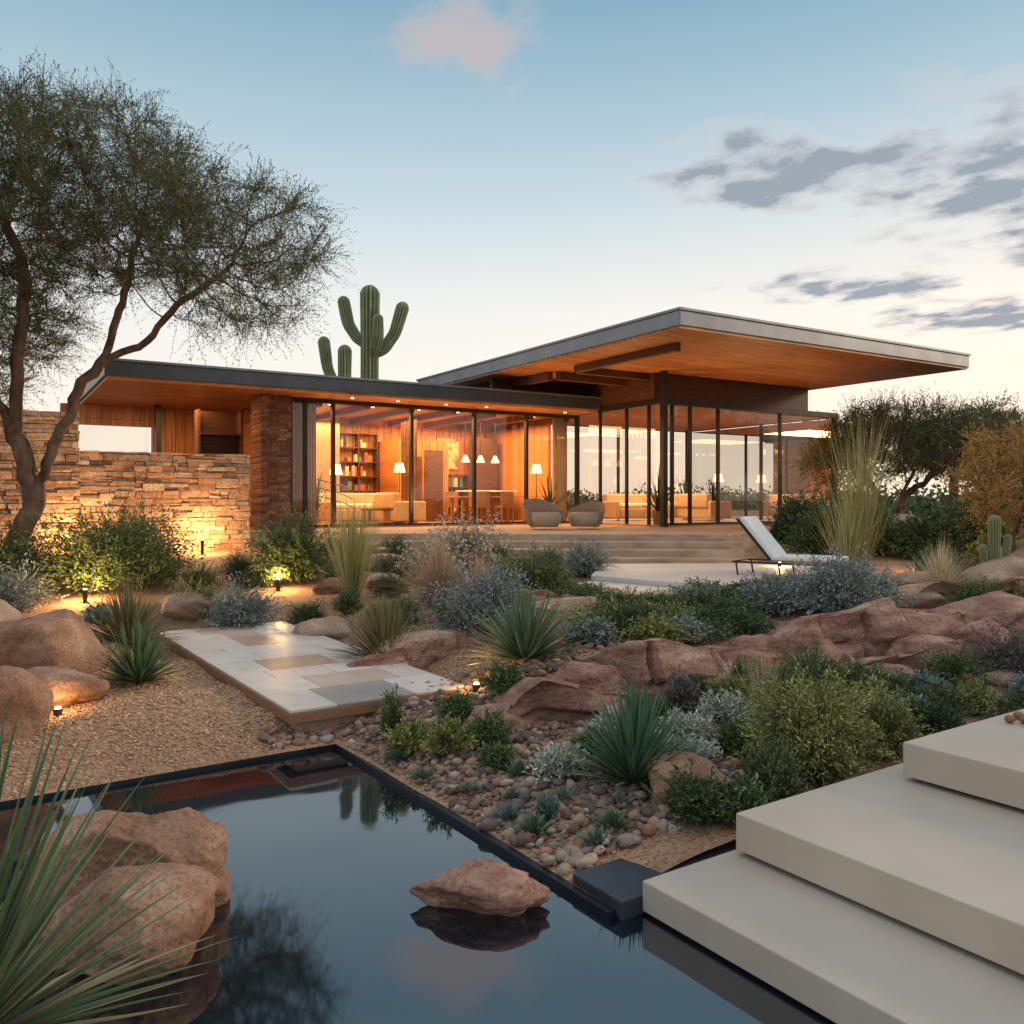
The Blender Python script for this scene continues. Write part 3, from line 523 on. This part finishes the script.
def saguaro(name,x,y,z0,parts):
    e=empty(name,(x,y,z0))
    m=M['cactus']
    for i,(pts,r) in enumerate(parts):
        pts=np.array(pts,float); T=np.linspace(0,1,len(pts)); tt=np.linspace(0,1,28)
        Q=np.stack([np.interp(tt,T,pts[:,c]) for c in range(3)],-1)
        for _ in range(3): Q[1:-1]=(Q[:-2]+Q[1:-1]*2+Q[2:])/4
        ext=[];L=Q[-1]-Q[-2]; L/=np.linalg.norm(L)
        for s_ in (.3,.55,.75,.9,.98): ext.append(Q[-1]+L*r*s_)
        Q=np.concatenate([Q,ext]); rad=np.concatenate([r*(1+.06*np.sin(np.linspace(0,7,28)+i)),r*np.array([.93,.8,.6,.35,.1])]); rad[0]*=.8
        sides=26; V,F,c1,c2=tube(Q,rad,sides); n=len(Q); Cn=np.repeat(Q,sides,0); rib=np.tile(np.where(np.arange(sides)%2==0,1.10,.84),n)[:,None]
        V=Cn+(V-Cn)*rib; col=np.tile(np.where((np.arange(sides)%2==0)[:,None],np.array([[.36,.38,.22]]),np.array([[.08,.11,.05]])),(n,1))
        mk('arm_%d'%i if i else 'trunk',V,[F,c1,c2],m,col=col,parent=e)
    return e
M['cactus']=pmat('cactus_mat',[(.75,.75,.7),(1.2,1.15,1.05)],3,.6,.2,30,.01,attr=True)
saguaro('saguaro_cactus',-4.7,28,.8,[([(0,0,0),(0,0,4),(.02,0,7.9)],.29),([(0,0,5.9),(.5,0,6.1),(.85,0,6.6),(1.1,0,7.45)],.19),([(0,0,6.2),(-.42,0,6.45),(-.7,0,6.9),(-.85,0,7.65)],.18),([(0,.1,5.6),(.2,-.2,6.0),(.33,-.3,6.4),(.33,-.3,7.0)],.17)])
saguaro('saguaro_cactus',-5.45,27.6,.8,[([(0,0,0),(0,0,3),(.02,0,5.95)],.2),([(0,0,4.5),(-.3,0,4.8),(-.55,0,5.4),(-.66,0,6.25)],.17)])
saguaro('column_cactus',7.15,12.6,.5,[([(0,0,0),(0,0,1.1)],.08),([(0,0,.3),(.15,0,.4),(.2,0,.85)],.05),([(0,0,.25),(-.14,0,.38),(-.17,0,.7)],.05)])
# ------------------------------------------------------------ house
H=empty('modern_desert_house',(-8.2,17.1,0),math.radians(32))
hb(H,'main_floor_slab',4.12,12.68,1.15,6.0,.5,1.25,M['floor']); hb(H,'pavilion_floor_slab',12.69,19.65,-2.4,4.0,.5,1.25,M['floor'])
hb(H,'entry_floor',-.5,4.1,.2,6.0,.5,1.2,M['slabside'])
hb(H,'main_roof',0,12.6,0,6.7,4.42,4.72,M['fasciad'],.012)
hb(H,'main_roof_edge_trim',-.03,12.62,-.03,6.72,4.722,4.77,M['fascia'])
hb(H,'main_soffit',.06,12.54,.06,6.6,4.36,4.419,M['wood_ceil'])
hb(H,'canopy_roof',9.2,19.0,-6.8,4.7,5.24,5.53,M['fascia'],.012)
hb(H,'canopy_edge_trim',9.17,19.03,-6.83,4.73,5.532,5.58,M['fascia'])
hb(H,'canopy_soffit',9.23,18.97,-6.77,4.6,5.19,5.239,M['wood_ceil'])
hb(H,'canopy_beam_1',10.2,10.34,-5.6,-2.0,5.02,5.188,M['wood_dark']); hb(H,'canopy_beam_2',10.4,17.6,-1.1,-.95,4.97,5.188,M['wood_dark'])
hb(H,'canopy_beam_3',10.2,10.34,-.9,4.4,4.97,5.188,M['wood_dark']); hb(H,'canopy_beam_4',10.36,17.6,-2.0,-1.86,5.02,5.188,M['wood_dark'])
hb(H,'clerestory_wall',12.72,18.6,-2.2,-2.1,4.5,5.188,M['wood_dark']); hb(H,'clerestory_wall_2',12.62,12.71,-2.2,4.2,4.5,5.188,M['wood_dark'])
hb(H,'link_wall',9.6,12.6,.9,1.0,4.775,5.188,M['wood_dark'])
hb(H,'pavilion_header',12.6,19.7,-2.42,-2.24,4.36,4.5,M['metal']); hb(H,'pavilion_header_side',12.6,12.72,-2.235,1.1,4.36,4.5,M['metal'])
hb(H,'pavilion_header_right',19.58,19.7,-2.235,4.1,4.36,4.5,M['metal']); hb(H,'pavilion_header_back',12.8,19.575,4.0,4.1,4.36,4.5,M['metal'])
hb(H,'pavilion_roof',12.73,19.57,-2.23,3.99,4.38,4.46,M['wood_ceil'])
hb(H,'steel_column',12.58,12.72,-2.6,-2.46,1.2,5.188,M['metal']); 
zt=4.358
def mull(a,b,w=.06,d=.1,name='mullion'): hb(H,name,a-w/2,a+w/2,b-d/2,b+d/2,1.25,zt,M['metal'])
am=[4.16,4.53,5.23,7.34,9.21,10.89]
for a in am: mull(a,1.2,.08,.12)
mull(12.66,1.2,.1,.12)
for b in (-1.05,-1.95,.1): mull(12.66,b,.08,.06)
for a in (13.14,13.77,14.8,17.26): mull(a,-2.3,.06,.1)
mull(19.63,-2.33,.14,.14,'corner_post'); mull(19.63,.5); mull(19.63,3.95,.1,.1); mull(16.5,4.03); mull(14.2,4.03)
def pane(n,a0,b0,a1,b1,z0=1.3,z1=4.33): mk(n,[(a0,b0,z0),(a1,b1,z0),(a1,b1,z1),(a0,b0,z1)],[[0,1,2,3]],M['glass'],parent=H)
ed=am+[12.6]
for a,b in zip(ed[:-1],ed[1:]): pane('window_glass',a+.04,1.2,b-.04,1.2)
pane('window_glass',12.66,1.1,12.66,-2.2); pane('window_glass',12.8,-2.3,19.55,-2.3); pane('window_glass',19.63,-2.2,19.63,3.9); pane('window_glass',12.8,4.03,19.55,4.03)
hb(H,'sill_main',4.2,12.6,1.15,1.25,1.252,1.3,M['metal']); hb(H,'sill_pavilion',12.76,19.55,-2.35,-2.25,1.252,1.3,M['metal']); hb(H,'head_main',4.2,12.6,1.15,1.25,4.26,4.357,M['metal'])
def stonewall(name,a0,a1,b0,b1,z0,z1,cols,hr=(.06,.13),lr=(.16,.6),prot=.035,parent=None,jt=.006):
    Vs=[];Cs=[];z=z0;R=random
    while z<z1-.01:
        h=min(R.uniform(*hr),z1-z); 
        if z1-z-h<.03: h=z1-z
        a=a0+R.uniform(-.1,0)
        while a<a1-.01:
            L=R.uniform(*lr)*(1.2 if h>.1 else 1); e=min(a+L,a1+R.uniform(0,.03)); s=max(a,a0-R.uniform(0,.03)); p=R.uniform(0,prot)
            parts=[(z,h)]
            if h>.12 and R.random()<.5: f=R.uniform(.35,.65); parts=[(z,h*f),(z+h*f,h*(1-f))]
            for z_,h_ in parts:
                v=boxV(s+.004,e-.004,b0-p,b1+R.uniform(0,prot),z_+.003,z_+h_-.003)+np.random.default_rng(R.randrange(1<<30)).uniform(-jt,jt,(8,3))
                Vs.append(v); c=np.array(R.choice(cols))*R.uniform(.75,1.2); Cs.append(np.tile(c,(8,1))); p=R.uniform(0,prot)
            a=e
        z+=h
    n=len(Vs); F=(BF[None]+np.arange(n)[:,None,None]*8).reshape(-1,4)
    ob=mk(name,np.concatenate(Vs),F,M['stone'],col=np.concatenate(Cs),parent=parent)
    m=ob.modifiers.new('b','BEVEL'); m.width=.008; m.segments=1
    return ob
SC=[(.56,.37,.25),(.62,.45,.32),(.48,.29,.19),(.66,.51,.38),(.44,.28,.19),(.60,.40,.28)]; BC=[(.24,.11,.07),(.3,.15,.09),(.2,.09,.06),(.34,.19,.12)]
SW=empty('stacked_stone_wall',(-8.2,17.1,0),math.radians(32))
stonewall('wall_low',-.48,2.8,-.3,.1,.6,2.87,SC,(.06,.17),(.12,.5),.06,SW,.012); hb(SW,'core',-.45,2.76,-.27,.07,.6,2.82,M['adobe'])
stonewall('wall_tall',-5.5,-.5,-.38,.18,.5,3.6,SC,(.06,.17),(.12,.5),.06,SW,.012); hb(SW,'core_2',-5.45,-.54,-.35,.15,.5,3.56,M['adobe'])
stonewall('brick_column',3.4,4.08,.9,1.75,.7,4.355,BC,(.06,.07),(.2,.24),.008,parent=H); hb(H,'brick_column_core',3.42,4.06,.92,1.73,.7,4.35,M['adobe'])
hb(H,'entry_back_wall_low',-.4,1.75,5.4,5.6,1.2,3.15,M['wood_wall']); hb(H,'entry_back_wall_top',-.4,1.75,5.4,5.6,3.84,4.355,M['wood_wall']); hb(H,'entry_back_wall',1.76,4.0,5.4,5.6,1.2,4.355,M['wood_wall'])
hb(H,'entry_side_wall',4.0,4.1,1.76,5.8,1.2,4.355,M['wood_wall']); hb(H,'entry_post',1.72,1.85,4.6,4.75,1.2,4.355,M['metal'])
for i in range(5): hb(H,'entry_shelf_%d'%i,2.4,3.35,2.6,3.0,1.5+i*.5,1.54+i*.5,M['wood_dark'])
hb(H,'entry_shelf_side',2.34,2.4,2.6,3.0,1.2,4.1,M['wood_dark']); hb(H,'entry_shelf_side_2',3.36,3.42,2.6,3.0,1.2,4.1,M['wood_dark']); hb(H,'entry_shelf_back',2.4,3.36,3.002,3.03,1.2,4.1,M['wood_dark'])
pane('entry_window_glass',-.35,5.5,1.7,5.5,3.16,3.83)
# interior
hb(H,'interior_back_wall',4.12,12.7,5.8,6.0,1.251,4.355,M['wood_wall'])
hb(H,'interior_right_wall',12.6,12.7,2.6,5.79,1.251,4.355,M['wood_wall'])
hb(H,'fireplace',5.6,6.9,5.2,5.79,1.251,4.355,M['adobe']); hb(H,'fireplace_opening',5.9,6.6,5.15,5.198,1.5,2.1,emat('fire_mat',(1,.4,.1),3))
hb(H,'wood_core',8.3,10.0,4.2,5.79,1.251,3.7,M['wood_wall']); hb(H,'core_niche',8.6,9.1,4.17,4.198,1.8,3.2,M['wood_dark'])
for i in range(7): hb(H,'ceiling_beam_%d'%i,4.9+i*1.25,5.03+i*1.25,1.4,5.7,4.2,4.359,M['wood_dark'])
for i in range(5): hb(H,'partition_slat_%d'%i,8.32,8.38,3.0+i*.22,3.08+i*.22,1.251,4.19,M['wood_dark'])
hb(H,'tall_cabinet',11.45,12.35,5.2,5.44,1.251,3.9,M['wood_dark']); hb(H,'interior_doorway',9.2,9.8,4.16,4.198,1.251,3.4,M['wood_dark'])
for i,(a0,a1,z0,z1) in enumerate([(10.4,11.2,2.9,3.9),(4.4,5.2,2.3,3.2)]):
    hb(H,'painting_%d'%i,a0,a1,5.75,5.795,z0,z1,pmat('painting_mat_%d'%i,[(.5,.2,.07),(.15,.1,.08),(.65,.5,.3),(.1,.2,.22)],2.2,.6,0))
itc=[pmat('item_mat_%d'%i,[c,c],2,.6,0) for i,c in enumerate([(.5,.1,.05),(.6,.5,.35),(.08,.1,.12),(.25,.14,.07),(.65,.6,.5),(.12,.2,.18)])]
def bookcase(a0,a1,b,z0,z1,n):
    e=empty('bookcase',(0,0,0)); e.parent=H
    for i in range(n+1):
        z=z0+(z1-z0)*i/n; hb(e,'shelf_%d'%i,a0,a1,b,b+.3,z,z+.03,M['wood_dark'])
        if i<n:
            x=a0+.05
            while x<a1-.15:
                w=random.uniform(.03,.14); hh=random.uniform(.3,.85)*((z1-z0)/n-.05)
                if random.random()<.75: hb(e,'item',x,x+w,b+.05,b+.22,z+.031,z+.031+hh,random.choice(itc))
                x+=w+random.choice([.004,.004,.12])
    for x in (a0-.03,(a0+a1)/2-.015,a1): hb(e,'upright',x,x+.03,b-.002,b+.302,z0-.02,z1+.032,M['wood_dark'])
bookcase(7.0,8.2,5.45,1.3,3.9,6); bookcase(10.15,11.4,5.45,1.5,2.7,3)
def sofa(a,b,L,rot,mat='cream',nm='sofa'):
    e=empty(nm,(a,b,1.25),rot); e.parent=H; m=M[mat]
    hb(e,'base',0,L,0,.85,.08,.4,m,.04); hb(e,'back',0,L,.68,.9,.4,.85,m,.06); hb(e,'arm_l',-.16,.0,0,.9,.08,.62,m,.05); hb(e,'arm_r',L,L+.16,0,.9,.08,.62,m,.05)
    for i in range(int(L/.7)): hb(e,'cushion_%d'%i,.03+i*L/int(L/.7),(i+1)*L/int(L/.7)-.03,.02,.66,.405,.55,M['white'],.05,3)
sofa(6.1,3.4,2.0,0); sofa(8.1,2.0,1.4,math.pi*.5); sofa(14.6,1.6,2.6,0,'cream'); sofa(17.8,.2,1.6,1.57,'cream')
hb(H,'coffee_table_top',6.6,7.7,2.3,2.8,1.62,1.67,M['wood_dark'],.01)
for i,(a,b) in enumerate([(6.65,2.35),(7.6,2.35),(6.65,2.72),(7.6,2.72)]): hb(H,'coffee_table_leg_%d'%i,a,a+.05,b,b+.05,1.25,1.62,M['wood_dark'])
hb(H,'dining_table_top',9.4,11.2,2.3,3.2,1.96,2.01,M['wood_edge'],.01)
for i,(a,b) in enumerate([(9.5,2.4),(11.0,2.4),(9.5,3.05),(11.0,3.05)]): hb(H,'dining_table_leg_%d'%i,a,a+.07,b,b+.07,1.25,1.96,M['wood_edge'])
for i,(a,b,s) in enumerate([(9.7,1.9,-1),(10.5,1.9,-1),(9.7,3.4,1),(10.5,3.4,1)]):
    e=empty('dining_chair_%d'%i,(a,b,1.25)); e.parent=H; hb(e,'seat',0,.42,0,.42,.43,.48,M['wood_edge'],.01); y=.38 if s>0 else 0; hb(e,'back',0,.42,y,y+.04,.48,.9,M['wood_edge'],.01)
    for j,(u,v) in enumerate([(0,0),(.38,0),(0,.38),(.38,.38)]): hb(e,'leg_%d'%j,u,u+.04,v,v+.04,0,.43,M['wood_edge'])
hb(H,'kitchen_island',10.6,12.2,4.0,4.6,1.251,2.15,M['wood_dark']); hb(H,'kitchen_counter',10.5,12.3,3.9,4.7,2.152,2.2,M['white'],.01)
def cone(name,a,b,z,r0,r1,h,mat,parent=None): 
    V,F,c1,c2=tube([(a,b,z),(a,b,z+h)],[r0,r1],20); return mk(name,V,[F],mat,smooth=True,parent=parent or H)
def lamp(a,b,hh=1.5):
    e=empty('floor_lamp',(a,b,1.25)); e.parent=H
    tubeob('pole',[(0,0,0),(0,0,hh)],.015,M['metal'],e); cone('shade',0,0,hh-.05,.17,.11,.26,M['shade'],e); hb(e,'foot',-.12,.12,-.12,.12,0,.02,M['metal'])
lamp(5.6,2.0,1.35); lamp(8.1,3.6); lamp(11.9,2.2); lamp(18.6,1.4,1.3)
for a in (9.8,10.3,10.8): 
    tubeob('pendant_cord',[(a,2.75,3.2),(a,2.75,4.35)],.006,M['metal'],H); cone('pendant_shade',a,2.75,3.0,.13,.04,.2,M['shade'])
for a,b in ((12.1,1.8),(6.0,4.7),(13.3,-1.6),(19.0,3.3)):
    cone('plant_pot',a,b,1.25,.13,.18,.35,M['adobe']); o=rosette('potted_palm',a,b,.6,1.3,26,.10,DG,z=1.55,emin=40,emax=85,droop=.5,edge=1.1,K=7,dead=False); o.parent=H
def curtain(a0,a1,b):
    n=60; xs=np.linspace(a0,a1,n); ys=b+.04*np.sin(np.linspace(0,n*.9,n)); V=np.concatenate([np.stack([xs,ys,np.full(n,1.27)],-1),np.stack([xs,ys,np.full(n,4.3)],-1)])
    mk('curtain',V,np.array([[i,i+1,i+1+n,i+n] for i in range(n-1)]),M['cream'],smooth=True,parent=H)
curtain(4.3,4.9,1.5); curtain(12.0,12.5,1.5)
for k in range(3):
    aa=np.linspace(0,math.pi*.9,14); tubeob('stair_rail_%d'%k,[(5.3+1.1*math.cos(t)*.9,2.6+.8*math.sin(t),1.7+t*.25+k*.22) for t in aa],.014,M['metal'],H,6)
def light(name,kind,loc,en,col=(1,.54,.2),size=.3,parent=None,rot=None,spot=None,sy=None):
    L=bpy.data.lights.new(name,kind); L.energy=en; L.color=col
    if kind=='AREA':
        L.size=size
        if sy: L.shape='RECTANGLE'; L.size_y=sy
    else: L.shadow_soft_size=size
    if spot: L.spot_size=spot; L.spot_blend=.7
    o=bpy.data.objects.new(name,L); COLL.objects.link(o); o.location=loc
    if parent: o.parent=parent
    if rot: o.rotation_euler=rot
    return o
for a in (5.5,6.7,8.05,9.25,11.8):
    for b in (.6,2.2,4.0): cone('downlight',a,b,4.352,.04,.04,.006,M['glow'])
light('ceiling_panel_light','AREA',(8.4,3.2,4.18),820,size=7.2,parent=H,sy=2.8)
light('back_wash_light','AREA',(8.4,5.0,4.18),190,size=7.5,parent=H,sy=.2)
light('pavilion_light','AREA',(15.5,1.5,4.3),380,size=3.5,parent=H,sy=2)
light('entry_light','AREA',(1.8,2.6,4.3),110,size=1.2,parent=H,sy=1.2)
for a,b,en in ((11.6,-1.6,320),(15.2,-3.2,280)):
    light('soffit_uplight','SPOT',(a,b,1.45),en,size=.15,parent=H,rot=(math.pi,0,0),spot=2.5)
light('eave_uplight','SPOT',(7.3,.6,1.4),240,size=.1,parent=H,rot=(math.pi,0,0),spot=2.5)
# ------------------------------------------------------------ terrace
TR=empty('stone_terrace')
prism('terrace_top',[(-3.1,17.5),(4.3,17.0),(7.2,21.2),(10.6,24.0),(9.5,26),(3,27),(-6,21.5),(-5.4,20.0)],.4,1.21,M['slabside'],TR,.01)
for i,(z,f) in enumerate([(1.08,.45),(.95,.95),(.82,1.45)]):
    prism('step_%d'%i,[(-2.2-.35*i,17.4-f),(4.3+.1*i,17.0-f),(4.6+.12*i,17.6),(-3.0,17.7)],.4,z,M['slabside'],TR,.012)
prism('left_landing',[(-4.6,17.0),(-2.9,16.4),(-2.6,17.6),(-4.6,18.4)],.4,1.05,M['slabside'],TR,.01)
PT=empty('stone_patio')
M['pale']=pmat('pale_patio_mat',[(.6,.54,.47),(.68,.62,.55)],1.2,.5,.1,40,.004)
prism('patio_slab',[(1.2,12.9),(2.6,11.5),(5.3,11.7),(5.6,14.3),(4.4,15.4),(1.6,15.2)],.35,.76,M['pale'],PT,.01)
prism('patio_slab_lower',[(.8,12.3),(2.2,11.0),(2.62,11.45),(1.2,12.85)],.3,.68,M['pale'],PT,.01)
# walkway (pool frame coordinates)
WK=empty('paved_walkway',(C0[0],C0[1],0),TH)
w0,w1,q0,q1=-.32,1.27,.12,4.85
hb(WK,'deck_edge',w0,w1,q0,q1,.20,.278,M['wood_edge'],.006)
lt=[(.60,.56,.51),(.64,.60,.55),(.57,.53,.48),(.62,.57,.52),(.60,.52,.46)]; dk=[(.42,.29,.22),(.34,.22,.16),(.32,.29,.27),(.52,.40,.33)]
tm=[pmat('paver_mat_%d'%i,[tuple(.85*x for x in c),c,tuple(min(1,1.08*x) for x in c)],4,.45,.15,30,.005) for i,c in enumerate(lt+dk)]
v=q0+.01; i=0; Wd=w1-w0; row=0
while v<q1-.02:
    L=random.uniform(.34,.72); L=min(L,q1-.01-v)
    if q1-.01-v-L<.25: L=q1-.01-v
    c1,c2=random.choice([(.25,.68),(.38,.62),(.33,.80),(.2,.55)])
    cuts=[w0+.01,w0+c1*Wd,w0+c2*Wd,w1-.01]
    for j,(u0,u1) in enumerate(zip(cuts[:-1],cuts[1:])):
        dark=(j==1 and random.random()<.5) or random.random()<.15
        hb(WK,'paver_%d'%i,u0+.003,(u1-.003),v+.003,v+L-.003,.28,.3+random.uniform(-.0015,.0015),random.choice(tm[5:] if dark else tm[:5]),.003); i+=1
    v+=L; row+=1
hb(WK,'support_plinth',w0+.08,w1-.1,q0+.06,q0+.5,-.1,.198,M['adobe'],.01)
# ------------------------------------------------------------ furniture outside
LC=empty('lounge_chair',(4.0,12.9,.762),math.radians(-36))
hb(LC,'seat_cushion',0.02,1.0,-.3,.3,.235,.31,M['white'],.03,3)
bk=hb(LC,'back_cushion',-.78,0,-.3,.3,0,.08,M['white'],.03,3); bk.location=(.03,0,.25); bk.rotation_euler=(0,math.radians(50),0)
bf=hb(LC,'back_frame',-.8,0,-.31,.31,-.03,-.004,M['metal']); bf.location=(.03,0,.25); bf.rotation_euler=(0,math.radians(50),0)
for s in (-.32,.32):
    tubeob('rail',[(-.55,s,.2),(1.05,s,.2)],.016,M['metal'],LC)
    for a in (-.5,.15,.95): tubeob('leg',[(a,s,.2),(a+.03,s,0)],.014,M['metal'],LC)
tubeob('crossbar',[(-.55,-.32,.2),(-.55,.32,.2)],.014,M['metal'],LC); tubeob('crossbar_2',[(1.05,-.32,.2),(1.05,.32,.2)],.014,M['metal'],LC)
def wicker(x,y,rz,s=1):
    e=empty('wicker_armchair',(x,y,1.21),rz); n=22;V=[];F=[]
    for ri,(r,zb) in enumerate([(.3,0.05),(.46,.2),(.5,.4),(.52,1)]):
        for k in range(n+1):
            a=-.25+ (math.pi+.5)*k/n; zz=zb if zb<1 else .45+.28*math.sin(max(0,min(math.pi,a)))
            V.append((r*math.cos(a)*s,r*math.sin(a)*s,zz*s))
    for ri in range(3):
        for k in range(n): F.append([ri*(n+1)+k,ri*(n+1)+k+1,(ri+1)*(n+1)+k+1,(ri+1)*(n+1)+k])
    o=mk('shell',V,F,M['wicker'],smooth=True,parent=e); m=o.modifiers.new('s','SOLIDIFY'); m.thickness=.05
    V,Ff,c1,c2=tube([(0,.0,.06),(0,.0,.24),(0,.0,.36),(0,.0,.4)],[.33,.42,.41,.34],24); mk('cushion',V,[Ff,c1,c2],M['cream'],smooth=True,parent=e)
wicker(.75,20.0,.5); wicker(1.75,20.3,-.6,.9)
bw=empty('decorative_stone_balls',(3.05,5.05,.572)); 
for i,(x,y,r) in enumerate([(0,0,.035),(.09,.03,.03),(-.08,.02,.03),(.02,.1,.032),(.16,-.02,.03),(.2,.07,.034),(-.02,-.08,.028)]):
    V,F=ico(3); mk('stone_ball_%d'%i,V*np.array([r,r,r*.75])+np.array([x,y,r*.74]),F,M['wood_edge'],smooth=True,parent=bw)
# ------------------------------------------------------------ landscape lights
def lland(x,y,en,z=None,h=.06,size=.04):
    z=(G(x,y) if z is None else z); e=empty('landscape_light',(x,y,z))
    V,F,c1,c2=tube([(0,0,0),(0,0,h)],[.03,.035],12); mk('housing',V,[F],M['metal'],parent=e)
    V,F,c1,c2=tube([(0,0,h-.01),(0,0,h+.012)],[.026,.02],12); mk('lens',V,[F,c1],M['glow'],parent=e)
    light('bulb','POINT',(0,0,h+.06),en,size=size,parent=e,col=(1,.58,.22))
lland(-3.5,6.55,5); lland(-.30,7.18,4,h=.08); lland(-5.75,11.45,60,h=.18); lland(-3.45,12.55,50,h=.18); lland(1.0,11.3,6); lland(4.6,14.6,14,z=.762)
for a,en in ((-.6,90),(1.7,100)): 
    x=-8.2+.848*a+.53*.9; y=17.1+.53*a-.848*.9; lland(x,y,en,h=.3)
lland(7.0,14.5,20)
prism('adobe_wall',[(17.5,30),(26,28),(26.5,30),(18,32)],.5,3.9,M['adobe'])
# ------------------------------------------------------------ world
W=bpy.data.worlds.new('World'); S.world=W; W.use_nodes=True; nt=W.node_tree; nt.nodes.clear()
out=nt.nodes.new('ShaderNodeOutputWorld'); bg=nt.nodes.new('ShaderNodeBackground'); nt.links.new(bg.outputs[0],out.inputs[0])
tc=nt.nodes.new('ShaderNodeTexCoord'); sp=nt.nodes.new('ShaderNodeSeparateXYZ'); nt.links.new(tc.outputs['Generated'],sp.inputs[0])
def mth(op,a,b=None,c=None,clamp=False):
    n=nt.nodes.new('ShaderNodeMath'); n.operation=op; n.use_clamp=clamp
    for i,v in enumerate((a,b,c)):
        if v is None: continue
        if hasattr(v,'node'): nt.links.new(v,n.inputs[i])
        else: n.inputs[i].default_value=v
    return n.outputs[0]
x_,y_,z_=sp.outputs
rp=ramp(nt,[(1.02,.87,.71),(1.0,.92,.82),(.88,.89,.86),(.56,.69,.76),(.25,.43,.55),(.40,.52,.64),(1.0,.98,1.0)],[0,.11,.21,.33,.50,.66,1.0]); nt.links.new(z_,rp.inputs[0])
sky=nt.nodes.new('ShaderNodeTexSky'); sky.sky_type='NISHITA'; sky.sun_disc=False; sky.sun_elevation=math.radians(9); sky.sun_rotation=math.radians(50)
skm=nt.nodes.new('ShaderNodeVectorMath'); skm.operation='SCALE'; skm.inputs['Scale'].default_value=.008; nt.links.new(sky.outputs[0],skm.inputs[0])
base=mixc(nt,rp.outputs[0],skm.outputs[0],1.0,'ADD')
gx,gy=math.sin(math.radians(38)),math.cos(math.radians(38))
dt=mth('ADD',mth('MULTIPLY',x_,gx),mth('MULTIPLY',y_,gy)); gl=mth('MULTIPLY',mth('POWER',mth('MAXIMUM',dt,0),5.0),mth('SUBTRACT',1.0,mth('MULTIPLY',z_,2.4),clamp=True))
base=mixc(nt,base,(1.3,1.0,.74),mth('MULTIPLY',gl,.62))
zc=mth('MAXIMUM',z_,.03); cx=mth('DIVIDE',x_,zc); cy=mth('DIVIDE',y_,zc)
cb=nt.nodes.new('ShaderNodeCombineXYZ'); nt.links.new(cx,cb.inputs[0]); nt.links.new(cy,cb.inputs[1])
nz=nt.nodes.new('ShaderNodeTexNoise'); nz.inputs['Scale'].default_value=4.2; nz.inputs['Detail'].default_value=5; nz.inputs['Roughness'].default_value=.55
mp=nt.nodes.new('ShaderNodeMapping'); mp.inputs['Rotation'].default_value=(0,0,.5); mp.inputs['Scale'].default_value=(1.0,.8,1); nt.links.new(cb.outputs[0],mp.inputs[0]); nt.links.new(mp.outputs[0],nz.inputs['Vector'])
mask=None
for (bx_,by_,rx,ry) in [(-.11,1.88,.2,.26),(.85,2.6,.55,.46),(1.6,2.55,.75,.85),(1.6,4.0,.7,.38),(2.6,4.6,.8,.6),(2.2,3.2,.6,.6),(-3.,-2,1.5,1.2),(2.5,-1.5,1.2,1)]:
    dx=mth('DIVIDE',mth('SUBTRACT',cx,bx_),rx); dy=mth('DIVIDE',mth('SUBTRACT',cy,by_),ry)
    d=mth('SQRT',mth('ADD',mth('MULTIPLY',dx,dx),mth('MULTIPLY',dy,dy))); m_=mth('SUBTRACT',1.25,d,clamp=True)
    mask=m_ if mask is None else mth('MAXIMUM',mask,m_)
dens=mth('MULTIPLY',mth('SUBTRACT',mth('ADD',nz.outputs[0],mth('MULTIPLY',mask,.34)),.61),4.2,clamp=True)
dens=mth('MULTIPLY',dens,mth('MULTIPLY',mask,1.9,clamp=True)); dens=mth('MULTIPLY',dens,.92)
cr=ramp(nt,[(.88,.76,.70),(.58,.56,.58),(.28,.34,.41)],[0,.45,1]); nt.links.new(dens,cr.inputs[0])
# high thin cloud over the north stays paler and pinker
pk=mth('MULTIPLY',mth('SUBTRACT',2.25,cy,clamp=True),mth('SUBTRACT',.6,cx,clamp=True)); pk=mth('MULTIPLY',pk,6.0,clamp=True)
cc_=mixc(nt,cr.outputs[0],(.60,.53,.53),mth('MULTIPLY',pk,.8))
nt.links.new(mixc(nt,base,cc_,dens),bg.inputs[0]); bg.inputs[1].default_value=1.0
sl=bpy.data.lights.new('sun','SUN'); sl.energy=1.8; sl.angle=math.radians(12); sl.color=(1,.74,.49); so=bpy.data.objects.new('sun',sl); COLL.objects.link(so)
el=math.radians(18); az=math.radians(78); d=Vector((math.sin(az)*math.cos(el),math.cos(az)*math.cos(el),math.sin(el))); so.rotation_euler=d.to_track_quat('Z','Y').to_euler(); so.location=(20,20,20)
# camera
cam=bpy.data.cameras.new('camera'); co=bpy.data.objects.new('camera',cam); COLL.objects.link(co); co.location=(0,0,1.9); co.rotation_euler=(math.radians(90),0,0)
cam.sensor_width=36; cam.lens=850/1024*36; cam.shift_y=-12/1024; cam.clip_start=.05; cam.clip_end=6000; S.camera=co
